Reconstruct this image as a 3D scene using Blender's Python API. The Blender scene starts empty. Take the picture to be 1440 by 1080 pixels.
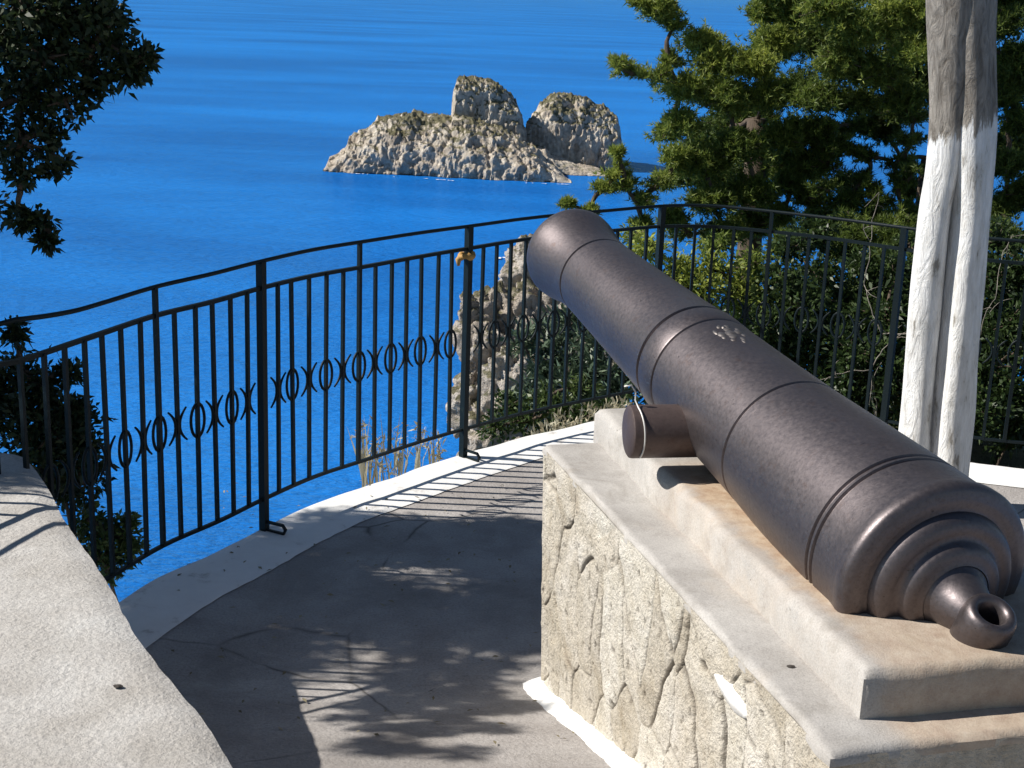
import bpy, bmesh, math, random
import numpy as np
from mathutils import Vector, Matrix, noise

random.seed(7)
rng = np.random.default_rng(7)
S = bpy.context.scene
COL = S.collection
R = math.radians

# ------------------------------------------------------------------ camera, sky, sun, exposure
FPX, HORIZON, ROLL, EYE = 2000.0, -17.0, R(2.1), 2.0       # focal length in photo pixels (1440 wide), eye height
PITCH = math.atan((540 - HORIZON) / FPX)
fw = Vector((0, math.cos(PITCH), -math.sin(PITCH)))
r0 = Vector((1, 0, 0)); u0 = r0.cross(fw)
cr = r0 * math.cos(ROLL) + u0 * math.sin(ROLL)
cu = -r0 * math.sin(ROLL) + u0 * math.cos(ROLL)
CAM = Vector((0, 0, EYE))
cam = bpy.data.cameras.new('camera'); camo = bpy.data.objects.new('camera', cam); COL.objects.link(camo)
cam.sensor_width = 36.0; cam.lens = FPX / 1440 * 36; cam.clip_start = 0.05; cam.clip_end = 90000
m = Matrix((cr, cu, -fw)).transposed().to_4x4(); m.translation = CAM
camo.matrix_world = m
S.camera = camo

SUNV = Vector((-1.0, 0.02, 0.84)).normalized()             # towards the sun
SUN_EL = math.asin(SUNV.z); SUN_AZ = math.atan2(SUNV.x, SUNV.y)
w = bpy.data.worlds.new('World'); S.world = w; w.use_nodes = True
wn = w.node_tree
sky = wn.nodes.new('ShaderNodeTexSky'); sky.sky_type = 'NISHITA'; sky.sun_disc = False
sky.sun_elevation = SUN_EL; sky.sun_rotation = SUN_AZ
sky.air_density = 1.0; sky.dust_density = 0.0; sky.ozone_density = 1.5; sky.altitude = 50
bg = wn.nodes['Background']; bg.inputs['Strength'].default_value = 0.05
wn.links.new(sky.outputs[0], bg.inputs[0])
sl = bpy.data.lights.new('sun', 'SUN'); sl.energy = 5.0; sl.angle = R(0.5); sl.color = (1.0, 0.95, 0.87)
so = bpy.data.objects.new('sun', sl); COL.objects.link(so)
so.rotation_euler = SUNV.to_track_quat('Z', 'Y').to_euler()
S.view_settings.view_transform = 'Standard'; S.view_settings.look = 'None'
S.view_settings.exposure = 0.45; S.view_settings.gamma = 1.0


def ray(x, y):
    return fw + (x - 720) / FPX * cr - (y - 540) / FPX * cu
def onz(x, y, z=0.0):
    d = ray(x, y); return CAM + d * ((z - EYE) / d.z)
def aty(x, y, Y):
    d = ray(x, y); return CAM + d * (Y / d.y)


# ------------------------------------------------------------------ mesh helpers
class MB:
    """collects vertices and faces of ONE mesh"""
    def __init__(s): s.v = []; s.f = []
    def add(s, vs, fs):
        b = len(s.v); s.v += [tuple(p) for p in vs]; s.f += [tuple(i + b for i in f) for f in fs]; return s
    def box(s, lo, hi):
        x0, y0, z0 = lo; x1, y1, z1 = hi
        return s.add([(x0,y0,z0),(x1,y0,z0),(x1,y1,z0),(x0,y1,z0),(x0,y0,z1),(x1,y0,z1),(x1,y1,z1),(x0,y1,z1)],
                     [(0,3,2,1),(4,5,6,7),(0,1,5,4),(1,2,6,5),(2,3,7,6),(3,0,4,7)])
    def prism(s, poly, z0, z1):
        n = len(poly)
        vs = [(p[0], p[1], z0) for p in poly] + [(p[0], p[1], z1) for p in poly]
        fs = [tuple(range(n - 1, -1, -1)), tuple(range(n, 2 * n))]
        fs += [(i, (i + 1) % n, n + (i + 1) % n, n + i) for i in range(n)]
        return s.add(vs, fs)
    def tube(s, pts, rad, n=8, cap=True, square=False, flat=1.0):
        pts = [Vector(p) for p in pts]; k = len(pts)
        if not hasattr(rad, '__len__'): rad = [rad] * k
        rad = [float(q) for q in rad]
        up = Vector((0, 0, 1)); vs = []
        prev = None
        for i in range(k):
            a = pts[max(i - 1, 0)]; b = pts[min(i + 1, k - 1)]; t = (b - a).normalized()
            if prev is None:
                x = t.cross(up)
                if x.length < 1e-3: x = Vector((1, 0, 0))
                x.normalize()
            else:
                x = (prev - t * prev.dot(t)).normalized()
            prev = x; y = t.cross(x)
            for j in range(n):
                a_ = 2 * math.pi * (j + (0.5 if square else 0)) / n
                vs.append(pts[i] + rad[i] * (math.cos(a_) * x * flat + math.sin(a_) * y))
        fs = [(i*n+j, i*n+(j+1) % n, (i+1)*n+(j+1) % n, (i+1)*n+j) for i in range(k-1) for j in range(n)]
        if cap: fs += [tuple(range(n - 1, -1, -1)), tuple((k-1)*n + j for j in range(n))]
        return s.add(vs, fs)
    def lathe(s, O, A, prof, n=96):
        A = Vector(A).normalized(); X = A.cross(Vector((0, 0, 1))).normalized(); Y = X.cross(A)
        vs = []
        for t, r in prof:
            for j in range(n):
                a = 2 * math.pi * j / n
                vs.append(O + A * t + (X * math.cos(a) + Y * math.sin(a)) * max(r, 1e-4))
        k = len(prof)
        fs = [(i*n+j, (i+1)*n+j, (i+1)*n+(j+1) % n, i*n+(j+1) % n) for i in range(k-1) for j in range(n)]
        return s.add(vs, fs)

def link(name, me, parent=None):
    o = bpy.data.objects.new(name, me); COL.objects.link(o)
    if parent is not None: o.parent = parent
    return o

def build(mb, name, mat, parent=None, smooth=False, bevel=0.0, sharp=None):
    off = parent_loc(parent)
    me = bpy.data.meshes.new(name)
    me.from_pydata([(p[0]-off.x, p[1]-off.y, p[2]-off.z) for p in mb.v], [], mb.f)
    me.materials.append(mat); me.update()
    if smooth:
        me.polygons.foreach_set('use_smooth', [True] * len(me.polygons))
        if sharp: me.set_sharp_from_angle(angle=R(sharp))
    o = link(name, me, parent)
    if bevel:
        b = o.modifiers.new('bevel', 'BEVEL'); b.width = bevel; b.segments = 2; b.limit_method = 'ANGLE'; b.angle_limit = R(35)
    return o

def parent_loc(p):
    v = Vector((0, 0, 0))
    while p is not None: v = v + Vector(p.location); p = p.parent
    return v

def mesh_np(name, V, F, mat, parent=None, smooth=False, attr=None, attr2=None):
    """vertices array, faces array with constant corner count"""
    off = parent_loc(parent); V = np.asarray(V, np.float32) - np.array(off, np.float32)
    F = np.asarray(F, np.int32); k = F.shape[1]
    me = bpy.data.meshes.new(name)
    me.vertices.add(len(V)); me.vertices.foreach_set('co', V.ravel())
    me.loops.add(F.size); me.loops.foreach_set('vertex_index', F.ravel())
    me.polygons.add(len(F)); me.polygons.foreach_set('loop_start', np.arange(0, F.size, k, dtype=np.int32))
    me.update(calc_edges=True); me.validate()
    if smooth: me.polygons.foreach_set('use_smooth', np.ones(len(me.polygons), bool))
    if attr is not None:
        a = me.attributes.new('tint', 'FLOAT', 'POINT'); a.data.foreach_set('value', np.asarray(attr, np.float32))
    if attr2 is not None:
        a = me.attributes.new('stone', 'FLOAT', 'POINT'); a.data.foreach_set('value', np.asarray(attr2, np.float32))
    me.materials.append(mat)
    return link(name, me, parent)

def thing(name, label, cat, loc=(0, 0, 0), group=None):
    o = link(name, None); o.location = loc; o.empty_display_size = 0.1
    return tag(o, label, cat, group)
def tag(o, label, cat, group=None):
    o['label'] = label; o['category'] = cat
    if group: o['group'] = group
    return o
def structure(o): o['kind'] = 'structure'; return o


# ------------------------------------------------------------------ materials
def mat(name, color, rough=0.8, metal=0.0, spec=0.5):
    m = bpy.data.materials.new(name); m.use_nodes = True
    b = m.node_tree.nodes['Principled BSDF']
    b.inputs['Base Color'].default_value = (*color, 1); b.inputs['Roughness'].default_value = rough
    b.inputs['Metallic'].default_value = metal; b.inputs['Specular IOR Level'].default_value = spec
    return m
class NT:
    def __init__(s, m): s.t = m.node_tree; s.b = s.t.nodes['Principled BSDF']
    def n(s, typ, **kw):
        nd = s.t.nodes.new('ShaderNode' + typ)
        for k, v in kw.items(): setattr(nd, k, v)
        return nd
    def l(s, a, b): s.t.links.new(a, b)
    def coord(s, scale=None, rot=None):
        g = s.n('NewGeometry'); out = g.outputs['Position']
        if scale is not None:
            mp = s.n('Mapping'); mp.inputs['Scale'].default_value = scale
            if rot: mp.inputs['Rotation'].default_value = rot
            s.l(out, mp.inputs['Vector']); out = mp.outputs[0]
        return out
    def noise(s, scale, detail=4, rough=0.55, vec=None, dist=0.0):
        nd = s.n('TexNoise'); nd.inputs['Scale'].default_value = scale; nd.inputs['Detail'].default_value = detail
        nd.inputs['Roughness'].default_value = rough; nd.inputs['Distortion'].default_value = dist
        s.l(vec if vec is not None else s.coord(), nd.inputs['Vector']); return nd.outputs['Fac']
    def ramp(s, fac, stops, interp='LINEAR'):
        nd = s.n('ValToRGB'); nd.color_ramp.interpolation = interp
        e = nd.color_ramp.elements
        while len(e) < len(stops): e.new(0.5)
        for el, (p, c) in zip(e, stops):
            el.position = p; el.color = (*c, 1) if hasattr(c, '__len__') else (c, c, c, 1)
        s.l(fac, nd.inputs[0]); return nd.outputs[0]
    def mix(s, fac, a, b, mode='MIX'):
        nd = s.n('Mix', data_type='RGBA', blend_type=mode)
        for sock, v in ((nd.inputs[0], fac), (nd.inputs[6], a), (nd.inputs[7], b)):
            if hasattr(v, 'is_output'): s.l(v, sock)
            elif hasattr(v, '__len__'): sock.default_value = (*v, 1)
            else: sock.default_value = v
        return nd.outputs[2]
    def math(s, op, a, b=None, c=None):
        nd = s.n('Math', operation=op)
        for i, v in enumerate((a, b, c)):
            if v is None: continue
            if hasattr(v, 'is_output'): s.l(v, nd.inputs[i])
            else: nd.inputs[i].default_value = v
        return nd.outputs[0]
    def bump(s, h, strength=0.4, dist=0.01, prev=None):
        nd = s.n('Bump'); nd.inputs['Strength'].default_value = strength; nd.inputs['Distance'].default_value = dist
        s.l(h, nd.inputs['Height'])
        if prev is not None: s.l(prev, nd.inputs['Normal'])
        s.l(nd.outputs[0], s.b.inputs['Normal']); return nd.outputs[0]
    def color(s, c): s.l(c, s.b.inputs['Base Color'])

def concrete(name, c0, c1, c2, grain=180, big=2.2, bump=0.5, fine=25):
    m = mat(name, c1, 0.9, spec=0.25); t = NT(m)
    a = t.ramp(t.noise(big, 6, 0.65), [(0.32, c0), (0.52, c1), (0.72, c2)])
    g = t.noise(grain, 3, 0.7)
    a = t.mix(0.55, a, t.ramp(g, [(0.3, 0.5), (0.5, 0.92), (0.7, 1.15)]), 'MULTIPLY')
    sp = t.ramp(t.noise(38, 2, 0.5), [(0.70, 1.0), (0.78, 0.72)])
    a = t.mix(0.6, a, sp, 'MULTIPLY')
    t.color(a)
    h = t.math('ADD', t.math('MULTIPLY', g, 0.5), t.noise(fine, 5, 0.65))
    t.bump(h, bump, 0.006)
    return m, t, a

M_floor, _t, _a = concrete('floor_concrete', (0.29, 0.265, 0.25), (0.385, 0.36, 0.345), (0.46, 0.435, 0.42), 120, 2.6, 0.9, 45)
def add_cracks(m, scale, width, col, patches=True):
    t = NT(m); old = t.b.inputs['Base Color'].links[0].from_socket
    vec = t.n('VectorMath', operation='ADD'); nz = t.n('TexNoise'); nz.inputs['Scale'].default_value = 2.0; nz.inputs['Detail'].default_value = 3
    t.l(t.coord(), nz.inputs['Vector']); sc = t.n('VectorMath', operation='SCALE'); sc.inputs['Scale'].default_value = 0.16
    t.l(nz.outputs['Color'], sc.inputs[0]); t.l(t.coord(), vec.inputs[0]); t.l(sc.outputs[0], vec.inputs[1])
    v = t.n('TexVoronoi', feature='DISTANCE_TO_EDGE'); v.inputs['Scale'].default_value = scale; t.l(vec.outputs[0], v.inputs['Vector'])
    f = t.ramp(v.outputs['Distance'], [(0.0, 1.0), (width, 0.0)])
    f = t.math('MULTIPLY', f, t.ramp(t.noise(1.3, 3, 0.5), [(0.48, 0.0), (0.56, 0.85)]))
    c = old
    if patches:
        c = t.mix(t.ramp(t.noise(2.1, 7, 0.7, dist=0.6), [(0.50, 0.0), (0.60, 0.4)]), c, tuple(x*2.6 for x in col))
    t.color(t.mix(f, c, col))
add_cracks(M_floor, 0.9, 0.006, (0.085, 0.078, 0.072))
M_slab, t, a = concrete('slab_concrete', (0.345, 0.325, 0.305), (0.425, 0.405, 0.385), (0.50, 0.48, 0.455), 260, 5.0, 0.35)
M_parapet, _t, _a = concrete('parapet_concrete', (0.41, 0.385, 0.355), (0.515, 0.495, 0.47), (0.62, 0.61, 0.59), 130, 4.2, 0.8, 60)


def white_paint(name, base=0.80):
    m = mat(name, (base, base, base), 0.75, spec=0.3); t = NT(m)
    d = t.ramp(t.noise(7, 8, 0.72), [(0.28, (0.42, 0.39, 0.35)), (0.42, (base*0.93, base*0.92, base*0.9)), (0.7, (base, base, base*0.985))])
    t.color(d); t.bump(t.noise(30, 5, 0.6), 0.35, 0.008)
    return m
M_white = white_paint('white_lime_paint', 0.84)

# plinth / slab with rust washed down from the gun
def iron(name, base, rough, metal):
    m = mat(name, base, rough, metal, 0.5); t = NT(m)
    k = lambda f: tuple(x*f for x in base)
    c = t.ramp(t.noise(5, 5, 0.6), [(0.3, k(0.88)), (0.55, base), (0.75, k(1.08))])
    c = t.mix(0.45, c, t.ramp(t.noise(120, 4, 0.75), [(0.30, 0.55), (0.48, 1.0), (0.72, 1.25)]), 'MULTIPLY')
    rust = t.ramp(t.noise(19, 8, 0.78), [(0.56, 0.0), (0.70, 0.55)])
    c = t.mix(rust, c, (base[0]*0.72, base[1]*0.50, base[2]*0.36))
    chip = t.ramp(t.noise(64, 3, 0.6), [(0.70, 0.0), (0.735, 0.7)])
    t.color(t.mix(chip, c, k(0.35)))
    t.l(t.ramp(t.noise(90, 5, 0.7), [(0.3, rough-0.07), (0.7, rough+0.09)]), t.b.inputs['Roughness'])
    h = t.math('ADD', t.noise(150, 4, 0.7), t.math('MULTIPLY', t.ramp(t.noise(64, 3, 0.6), [(0.66, 1.0), (0.735, 0.0)]), 1.2))
    t.bump(h, 0.11, 0.003)
    return m
M_iron = iron('gun_iron', (0.136, 0.118, 0.122), 0.44, 0.87)
M_iron_dark = iron('trunnion_iron', (0.10, 0.072, 0.066), 0.5, 0.5)

def rail_paint():
    m = mat('rail_paint', (0.005, 0.011, 0.013), 0.5, spec=0.2); t = NT(m)
    c = t.ramp(t.noise(16, 6, 0.7), [(0.62, (0.005, 0.011, 0.014)), (0.72, (0.012, 0.022, 0.020)), (0.8, (0.05, 0.028, 0.018))])
    t.color(c); t.bump(t.noise(90, 3), 0.3, 0.002); return m
M_rail = rail_paint()
M_ochre = mat('ochre_clamp', (0.42, 0.24, 0.07), 0.7)

def bark(name, c0, c1, paint=None):
    m = mat(name, c0, 0.9, spec=0.2); t = NT(m)
    n1 = t.noise(1, 7, 0.7, t.coord((24, 24, 8)), 1.2)
    c = t.ramp(n1, [(0.3, c0), (0.55, c1), (0.75, tuple(min(1, x*1.5) for x in c1))])
    h = n1
    if paint:
        zlo, zhi = paint
        sep = t.n('SeparateXYZ'); t.l(t.coord(), sep.inputs[0])
        nz = t.noise(22, 4, 0.6)
        z = t.math('ADD', sep.outputs[2], t.math('MULTIPLY', t.math('SUBTRACT', nz, 0.5), 0.16))
        z = t.math('ADD', z, t.math('MULTIPLY', t.math('SUBTRACT', sep.outputs[0], zhi), -0.62))
        f = t.ramp(t.math('SUBTRACT', zlo, z), [(0.0, 0.0), (0.02, 1.0)])
        wear = t.ramp(t.noise(1, 6, 0.7, t.coord((26, 26, 6))), [(0.30, (0.36, 0.34, 0.31)), (0.42, (0.74, 0.73, 0.72)), (0.6, (0.82, 0.82, 0.82))])
        c = t.mix(f, c, wear)
    t.color(c); t.bump(h, 0.8, 0.02)
    return m
M_bark = bark('pine_bark', (0.05, 0.036, 0.026), (0.11, 0.085, 0.065))
M_twig = bark('dry_twig', (0.17, 0.145, 0.12), (0.30, 0.27, 0.23))

def foliage(name, dark, mid, light, trans=0.3, rough=0.55):
    m = bpy.data.materials.new(name); m.use_nodes = True; t = NT(m)
    at = t.n('Attribute', attribute_name='tint')
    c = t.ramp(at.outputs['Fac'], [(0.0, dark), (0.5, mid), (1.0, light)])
    t.color(c); t.b.inputs['Roughness'].default_value = rough; t.b.inputs['Specular IOR Level'].default_value = 0.35
    tr = t.n('BsdfTranslucent'); t.l(c, tr.inputs['Color'])
    mx = t.n('MixShader'); mx.inputs[0].default_value = trans
    t.l(t.b.outputs[0], mx.inputs[1]); t.l(tr.outputs[0], mx.inputs[2])
    t.l(mx.outputs[0], t.t.nodes['Material Output'].inputs['Surface'])
    return m
M_pine = foliage('pine_needles', (0.030, 0.055, 0.014), (0.140, 0.195, 0.037), (0.37, 0.41, 0.08), 0.42)
M_oak = foliage('dark_small_leaves', (0.012, 0.022, 0.008), (0.028, 0.045, 0.014), (0.06, 0.08, 0.03), 0.22)
M_shrub = foliage('shrub_leaves', (0.020, 0.038, 0.013), (0.048, 0.080, 0.022), (0.115, 0.155, 0.05), 0.3, 0.45)
M_lance = foliage('lance_leaves', (0.04, 0.065, 0.04), (0.085, 0.13, 0.08), (0.18, 0.22, 0.15), 0.15, 0.42)
M_dry = foliage('dry_grass', (0.17, 0.14, 0.08), (0.33, 0.29, 0.19), (0.5, 0.46, 0.34), 0.25, 0.7)

def rock_mat(name, c0, c1, c2, veg=0.5, zsea=-48.0, sc=1.0):
    m = mat(name, c1, 0.95, spec=0.15); t = NT(m)
    n1 = t.noise(0.16*sc, 9, 0.72, dist=0.5)
    c = t.ramp(n1, [(0.30, c0), (0.5, c1), (0.68, c2)])
    c = t.mix(0.6, c, t.ramp(t.noise(0.9*sc, 6, 0.7), [(0.32, 0.45), (0.5, 1.0), (0.7, 1.3)]), 'MULTIPLY')
    g = t.n('NewGeometry'); sp = t.n('SeparateXYZ'); t.l(g.outputs['Normal'], sp.inputs[0])
    sz = t.n('SeparateXYZ'); t.l(g.outputs['Position'], sz.inputs[0])
    hz = t.math('SUBTRACT', sz.outputs[2], zsea)
    v = t.math('ADD', t.math('MULTIPLY', t.noise(0.22*sc, 7, 0.75), 1.0), t.math('MULTIPLY', sp.outputs[2], 0.32))
    v = t.math('ADD', v, t.math('MULTIPLY', t.math('MINIMUM', hz, 16.0), 0.013))
    f = t.ramp(v, [(0.86 - 0.1*veg, 0.0), (0.96 - 0.1*veg, 0.85)])
    vc = t.ramp(t.noise(0.7*sc, 5, 0.7), [(0.35, (0.055, 0.065, 0.025)), (0.6, (0.15, 0.14, 0.06)), (0.75, (0.24, 0.20, 0.10))])
    c = t.mix(f, c, vc)
    wet = t.ramp(t.math('ADD', hz, t.math('MULTIPLY', t.noise(0.3, 3), 1.6)), [(0.0, 0.35), (0.9, 0.35), (1.0, 1.0)])
    c = t.mix(1.0, c, wet, 'MULTIPLY')
    t.color(c)
    t.bump(t.math('ADD', t.noise(0.8*sc, 8, 0.75), t.noise(3.0*sc, 4, 0.7)), 0.9, 0.8/sc)
    return m
M_rock = rock_mat('islet_rock', (0.29, 0.235, 0.185), (0.63, 0.55, 0.455), (0.80, 0.74, 0.64), 0.3)
M_cliff = rock_mat('cliff_rock', (0.36, 0.30, 0.24), (0.57, 0.50, 0.43), (0.70, 0.64, 0.57), -0.3, -80.0, 4.0)
M_soil = rock_mat('hillside_soil', (0.10, 0.085, 0.06), (0.19, 0.16, 0.115), (0.28, 0.25, 0.19), 2.2, -80.0, 6.0)

def sea_mat():
    m = mat('sea_water', (0.008, 0.07, 0.28), 0.5, spec=0.0); t = NT(m)
    n1 = t.noise(1, 6, 0.6, t.coord((0.004, 0.012, 0.01)), 0.6)
    t.color(t.ramp(n1, [(0.35, (0.009, 0.125, 0.45)), (0.65, (0.013, 0.20, 0.66))]))
    h = t.math('ADD', t.noise(1, 5, 0.6, t.coord((0.07, 0.20, 0.1), (0, 0, R(10)))),
               t.math('MULTIPLY', t.noise(1, 4, 0.6, t.coord((0.45, 1.3, 0.5), (0, 0, R(-6)))), 0.65))
    h = t.math('ADD', h, t.math('MULTIPLY', t.noise(1, 3, 0.6, t.coord((0.018, 0.06, 0.02), (0, 0, R(4)))), 1.6))
    nb = t.bump(h, 0.7, 1.6)
    gl = t.n('BsdfGlossy'); gl.inputs['Color'].default_value = (0.36, 0.74, 1.0, 1); gl.inputs['Roughness'].default_value = 0.14
    t.l(nb, gl.inputs['Normal'])
    fr = t.n('Fresnel'); fr.inputs['IOR'].default_value = 1.33; t.l(nb, fr.inputs['Normal'])
    mx = t.n('MixShader'); t.l(t.math('MULTIPLY', fr.outputs[0], 0.72), mx.inputs[0]); t.l(t.b.outputs[0], mx.inputs[1]); t.l(gl.outputs[0], mx.inputs[2])
    t.l(mx.outputs[0], t.t.nodes['Material Output'].inputs['Surface'])
    return m
M_sea = sea_mat()
M_foam = mat('foam', (0.75, 0.78, 0.8), 0.9)

def masonry_mat():
    m = mat('rubble_masonry', (0.5, 0.46, 0.4), 0.92, spec=0.2); t = NT(m)
    n1 = t.noise(6, 7, 0.7, dist=0.4)
    c = t.ramp(n1, [(0.30, (0.38, 0.33, 0.26)), (0.46, (0.51, 0.47, 0.40)), (0.60, (0.58, 0.545, 0.485)), (0.76, (0.66, 0.635, 0.585))])
    och = t.ramp(t.noise(3.3, 5, 0.6), [(0.52, 0.0), (0.72, 0.32)])
    c = t.mix(och, c, (0.46, 0.38, 0.24))
    st = t.n('Attribute', attribute_name='stone')          # every stone has its own tone
    c = t.mix(1.0, c, t.ramp(t.math('ADD', t.math('MULTIPLY', st.outputs['Fac'], 1.1), 0.5), [(0.2, (0.86, 0.84, 0.81)), (0.5, (1.0, 0.99, 0.985)), (0.8, (1.06, 1.07, 1.08))]), 'MULTIPLY')
    at = t.n('Attribute', attribute_name='tint')           # darker colour in the open joints between stones and in the pits
    c = t.mix(at.outputs['Fac'], c, (0.10, 0.085, 0.07))
    c = t.mix(0.6, c, t.ramp(t.noise(70, 5, 0.7), [(0.3, 0.55), (0.5, 1.0), (0.7, 1.12)]), 'MULTIPLY')
    t.color(c); t.bump(t.math('ADD', t.noise(45, 6, 0.7), t.noise(150, 3, 0.6)), 0.7, 0.012)
    return m
M_stone = masonry_mat()

# ------------------------------------------------------------------ the setting
def catmull(pts, step=0.04):
    P = [Vector(p) for p in pts]; P = [P[0]*2-P[1]] + P + [P[-1]*2-P[-2]]; out = []
    for i in range(1, len(P)-2):
        n = max(2, int((P[i+1]-P[i]).length/step))
        for k in range(n):
            u = k/n
            out.append(0.5*((2*P[i])+(-P[i-1]+P[i+1])*u+(2*P[i-1]-5*P[i]+4*P[i+1]-P[i+2])*u*u+(-P[i-1]+3*P[i]-3*P[i+1]+P[i+2])*u**3))
    out.append(P[-2]); return out
# line of the railing, seen from above
RAILPX = [(22,462),(60,451),(100,439),(150,424),(220,403),(300,385),(367,368),(440,352),(515,340),(590,328),(660,318),(750,306),(860,296),(935,290),(995,290),(1060,295),(1180,308),(1300,324),(1420,338)]
FENCE = catmull([onz(x, y, 1.03) - Vector((0, 0, 1.03)) for x, y in RAILPX] + [Vector((2.75, 5.9, 0)), Vector((3.3, 5.5, 0))])
def offset(line, d):
    out = []
    for i, p in enumerate(line):
        t = (line[min(i+1, len(line)-1)] - line[max(i-1, 0)]).normalized()
        out.append(p + Vector((t.y, -t.x, 0)) * d)
    return out

# floor sheet (inside the railing) and the white kerb strip on it
floor_poly = offset(FENCE, 0.04)
fp = [(p.x, p.y) for p in floor_poly] + [(5.0, 4.6), (5.0, -3.0), (-3.2, -3.0), (-3.2, 2.9), (-1.9, 3.4)]
mb = MB(); mb.prism(fp, -0.35, 0.0); structure(build(mb, 'terrace_floor', M_floor))
def ramp_z(y):
    d = 3.92 - y
    return 0.0 if d <= 0 else (0.26*d*d/0.5 if d < 0.25 else 0.26*(d - 0.125))
V = []; ys = [3.92 - 0.04*i for i in range(75)]; xs = [-1.9 + 0.08*i for i in range(46)]
for y in ys:
    for x in xs: V.append((x, y, 0.004*(y < 3.9) + ramp_z(y) + (0.004*noise.noise(Vector((x*2.2, y*2.2, 0))) if y < 3.7 else 0)))
F = [(i*len(xs)+j, (i+1)*len(xs)+j, (i+1)*len(xs)+j+1, i*len(xs)+j+1) for i in range(len(ys)-1) for j in range(len(xs)-1)]
structure(mesh_np('ramp', V, F, M_floor, smooth=True))
ki, ko = offset(FENCE, 0.235), offset(FENCE, -0.02)
mb = MB(); n = len(ki); vs = []; fs = []
for i in range(n):
    jit = 0.008 * noise.noise(ki[i] * 3.0) + 0.006*noise.noise(ki[i] * 16.0)
    d = (ko[i] - ki[i]).normalized()
    a = ki[i] + d * jit; b = ko[i] + d * (0.02 * noise.noise(ko[i] * 4.0 + Vector((3, 1, 0))))
    zt = 0.007 + 0.003 * noise.noise(a * 6.0)
    vs += [(a.x, a.y, 0.003), (a.x + d.x*0.02, a.y + d.y*0.02, zt), (b.x, b.y, zt + 0.004), (b.x + d.x*0.012, b.y + d.y*0.012, -0.5)]
for i in range(n-1):
    for k in range(3): fs.append((i*4+k, (i+1)*4+k, (i+1)*4+k+1, i*4+k+1))
mb.add(vs, fs); structure(build(mb, 'kerb', M_white, smooth=True, sharp=40))

# parapet at the left
pe = [(20,632),(45,648),(100,740),(155,820),(178,860),(192,885),(215,915),(240,950),(290,1010),(335,1080),(390,1170)]
pz = 0.62
edge = catmull([onz(x, y, pz) for x, y in pe], 0.03)
edge = [p + Vector((0.004*noise.noise(p*14)+0.006*noise.noise(p*4), 0.004*noise.noise(p*17+Vector((5,5,5))), 0)) for p in edge]
mb = MB(); W = 0.85; NC = 26; vs = []; fs = []
for p in edge:
    q = Vector((-0.85, -0.5, 0))
    for k in range(NC + 1):
        u = k / NC; s_ = 0.012 * (1 - min(1, u * 14)) ** 2
        b = p + q * (W * u)
        vs.append((b.x, b.y, pz - s_ + 0.006*noise.noise(b*3.1) + 0.0025*noise.noise(b*19)))
    vs.append((p.x + 0.004, p.y, -0.02))
K = NC + 2
for i in range(len(edge)-1):
    for k in range(NC): fs.append((i*K+k, (i+1)*K+k, (i+1)*K+k+1, i*K+k+1))
    fs.append((i*K+NC+1, (i+1)*K+NC+1, (i+1)*K, i*K))
e0 = [i for i in range(NC+1)]; b0 = len(vs)
f_ = edge[0]; g_ = f_ + Vector((-0.85, -0.5, 0)) * W
vs += [(f_.x, f_.y, -0.02), (g_.x, g_.y, -0.02)]
fs.append(tuple([b0+1, b0] + e0))
mb.add(vs, fs)
par = build(mb, 'parapet_wall', M_parapet, smooth=True, sharp=50)
tag(par, 'low sunlit concrete parapet with bar shadows at its far end, left of the terrace', 'wall')

# sea and slope below
ZS = -48.0
mb = MB(); mb.add([(-40000, -500, ZS), (40000, -500, ZS), (40000, 60000, ZS), (-40000, 60000, ZS)], [(0,1,2,3)])
structure(build(mb, 'sea', M_sea))

# slope from the foot of the terrace down to the water: rows run outward from the railing line
ext = [Vector((-3.4, 2.6, 0)), Vector((-2.2, 3.3, 0))] + [p for p in offset(FENCE, 0.03)[::3]] + [Vector((4.6, 5.0, 0)), Vector((7, 4.0, 0)), Vector((10, 3, 0))]
D = [0.0, 0.15, 0.4, 0.8, 1.3, 2, 3, 4.5, 6.5, 9, 12, 16, 21, 27, 34, 42, 52, 64, 80]
V = []; ncol = len(ext)
for i, p in enumerate(ext):
    t = (ext[min(i+1, ncol-1)] - ext[max(i-1, 0)]).normalized(); nrm = Vector((-t.y, t.x, 0))
    fan = Vector((p.x*0.22, 1, 0)).normalized()
    k_ = min(1.0, max(0.0, (p.x + 0.1) / 1.0)); k_ = k_*k_*(3-2*k_)
    for d in D:
        dirn = (nrm.lerp(fan, min(1, d/6))).normalized()
        q = p + dirn * d
        steep = -0.55 - 1.05*d
        g_ = 0.42 - 0.24*min(1.0, max(0.0, (p.x - 0.5)/1.2))
        gentle = -0.25 - g_*d if d < 9 else -0.25 - g_*9 - (d-9)*1.15
        z = steep*(1-k_) + gentle*k_
        z += 0.12*min(1, d)*noise.fractal(q*0.9, 1.0, 2.0, 4) + min(1, d/8)*1.0*noise.fractal(q*0.13, 1.0, 2.0, 3)
        if d == 0: z = -0.2
        V.append((q.x, q.y, max(z, ZS-2)))
nd = len(D); F = [(i*nd+j, (i+1)*nd+j, (i+1)*nd+j+1, i*nd+j+1) for i in range(ncol-1) for j in range(nd-1)]
structure(mesh_np('hillside', V, F, M_soil, smooth=True))

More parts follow.
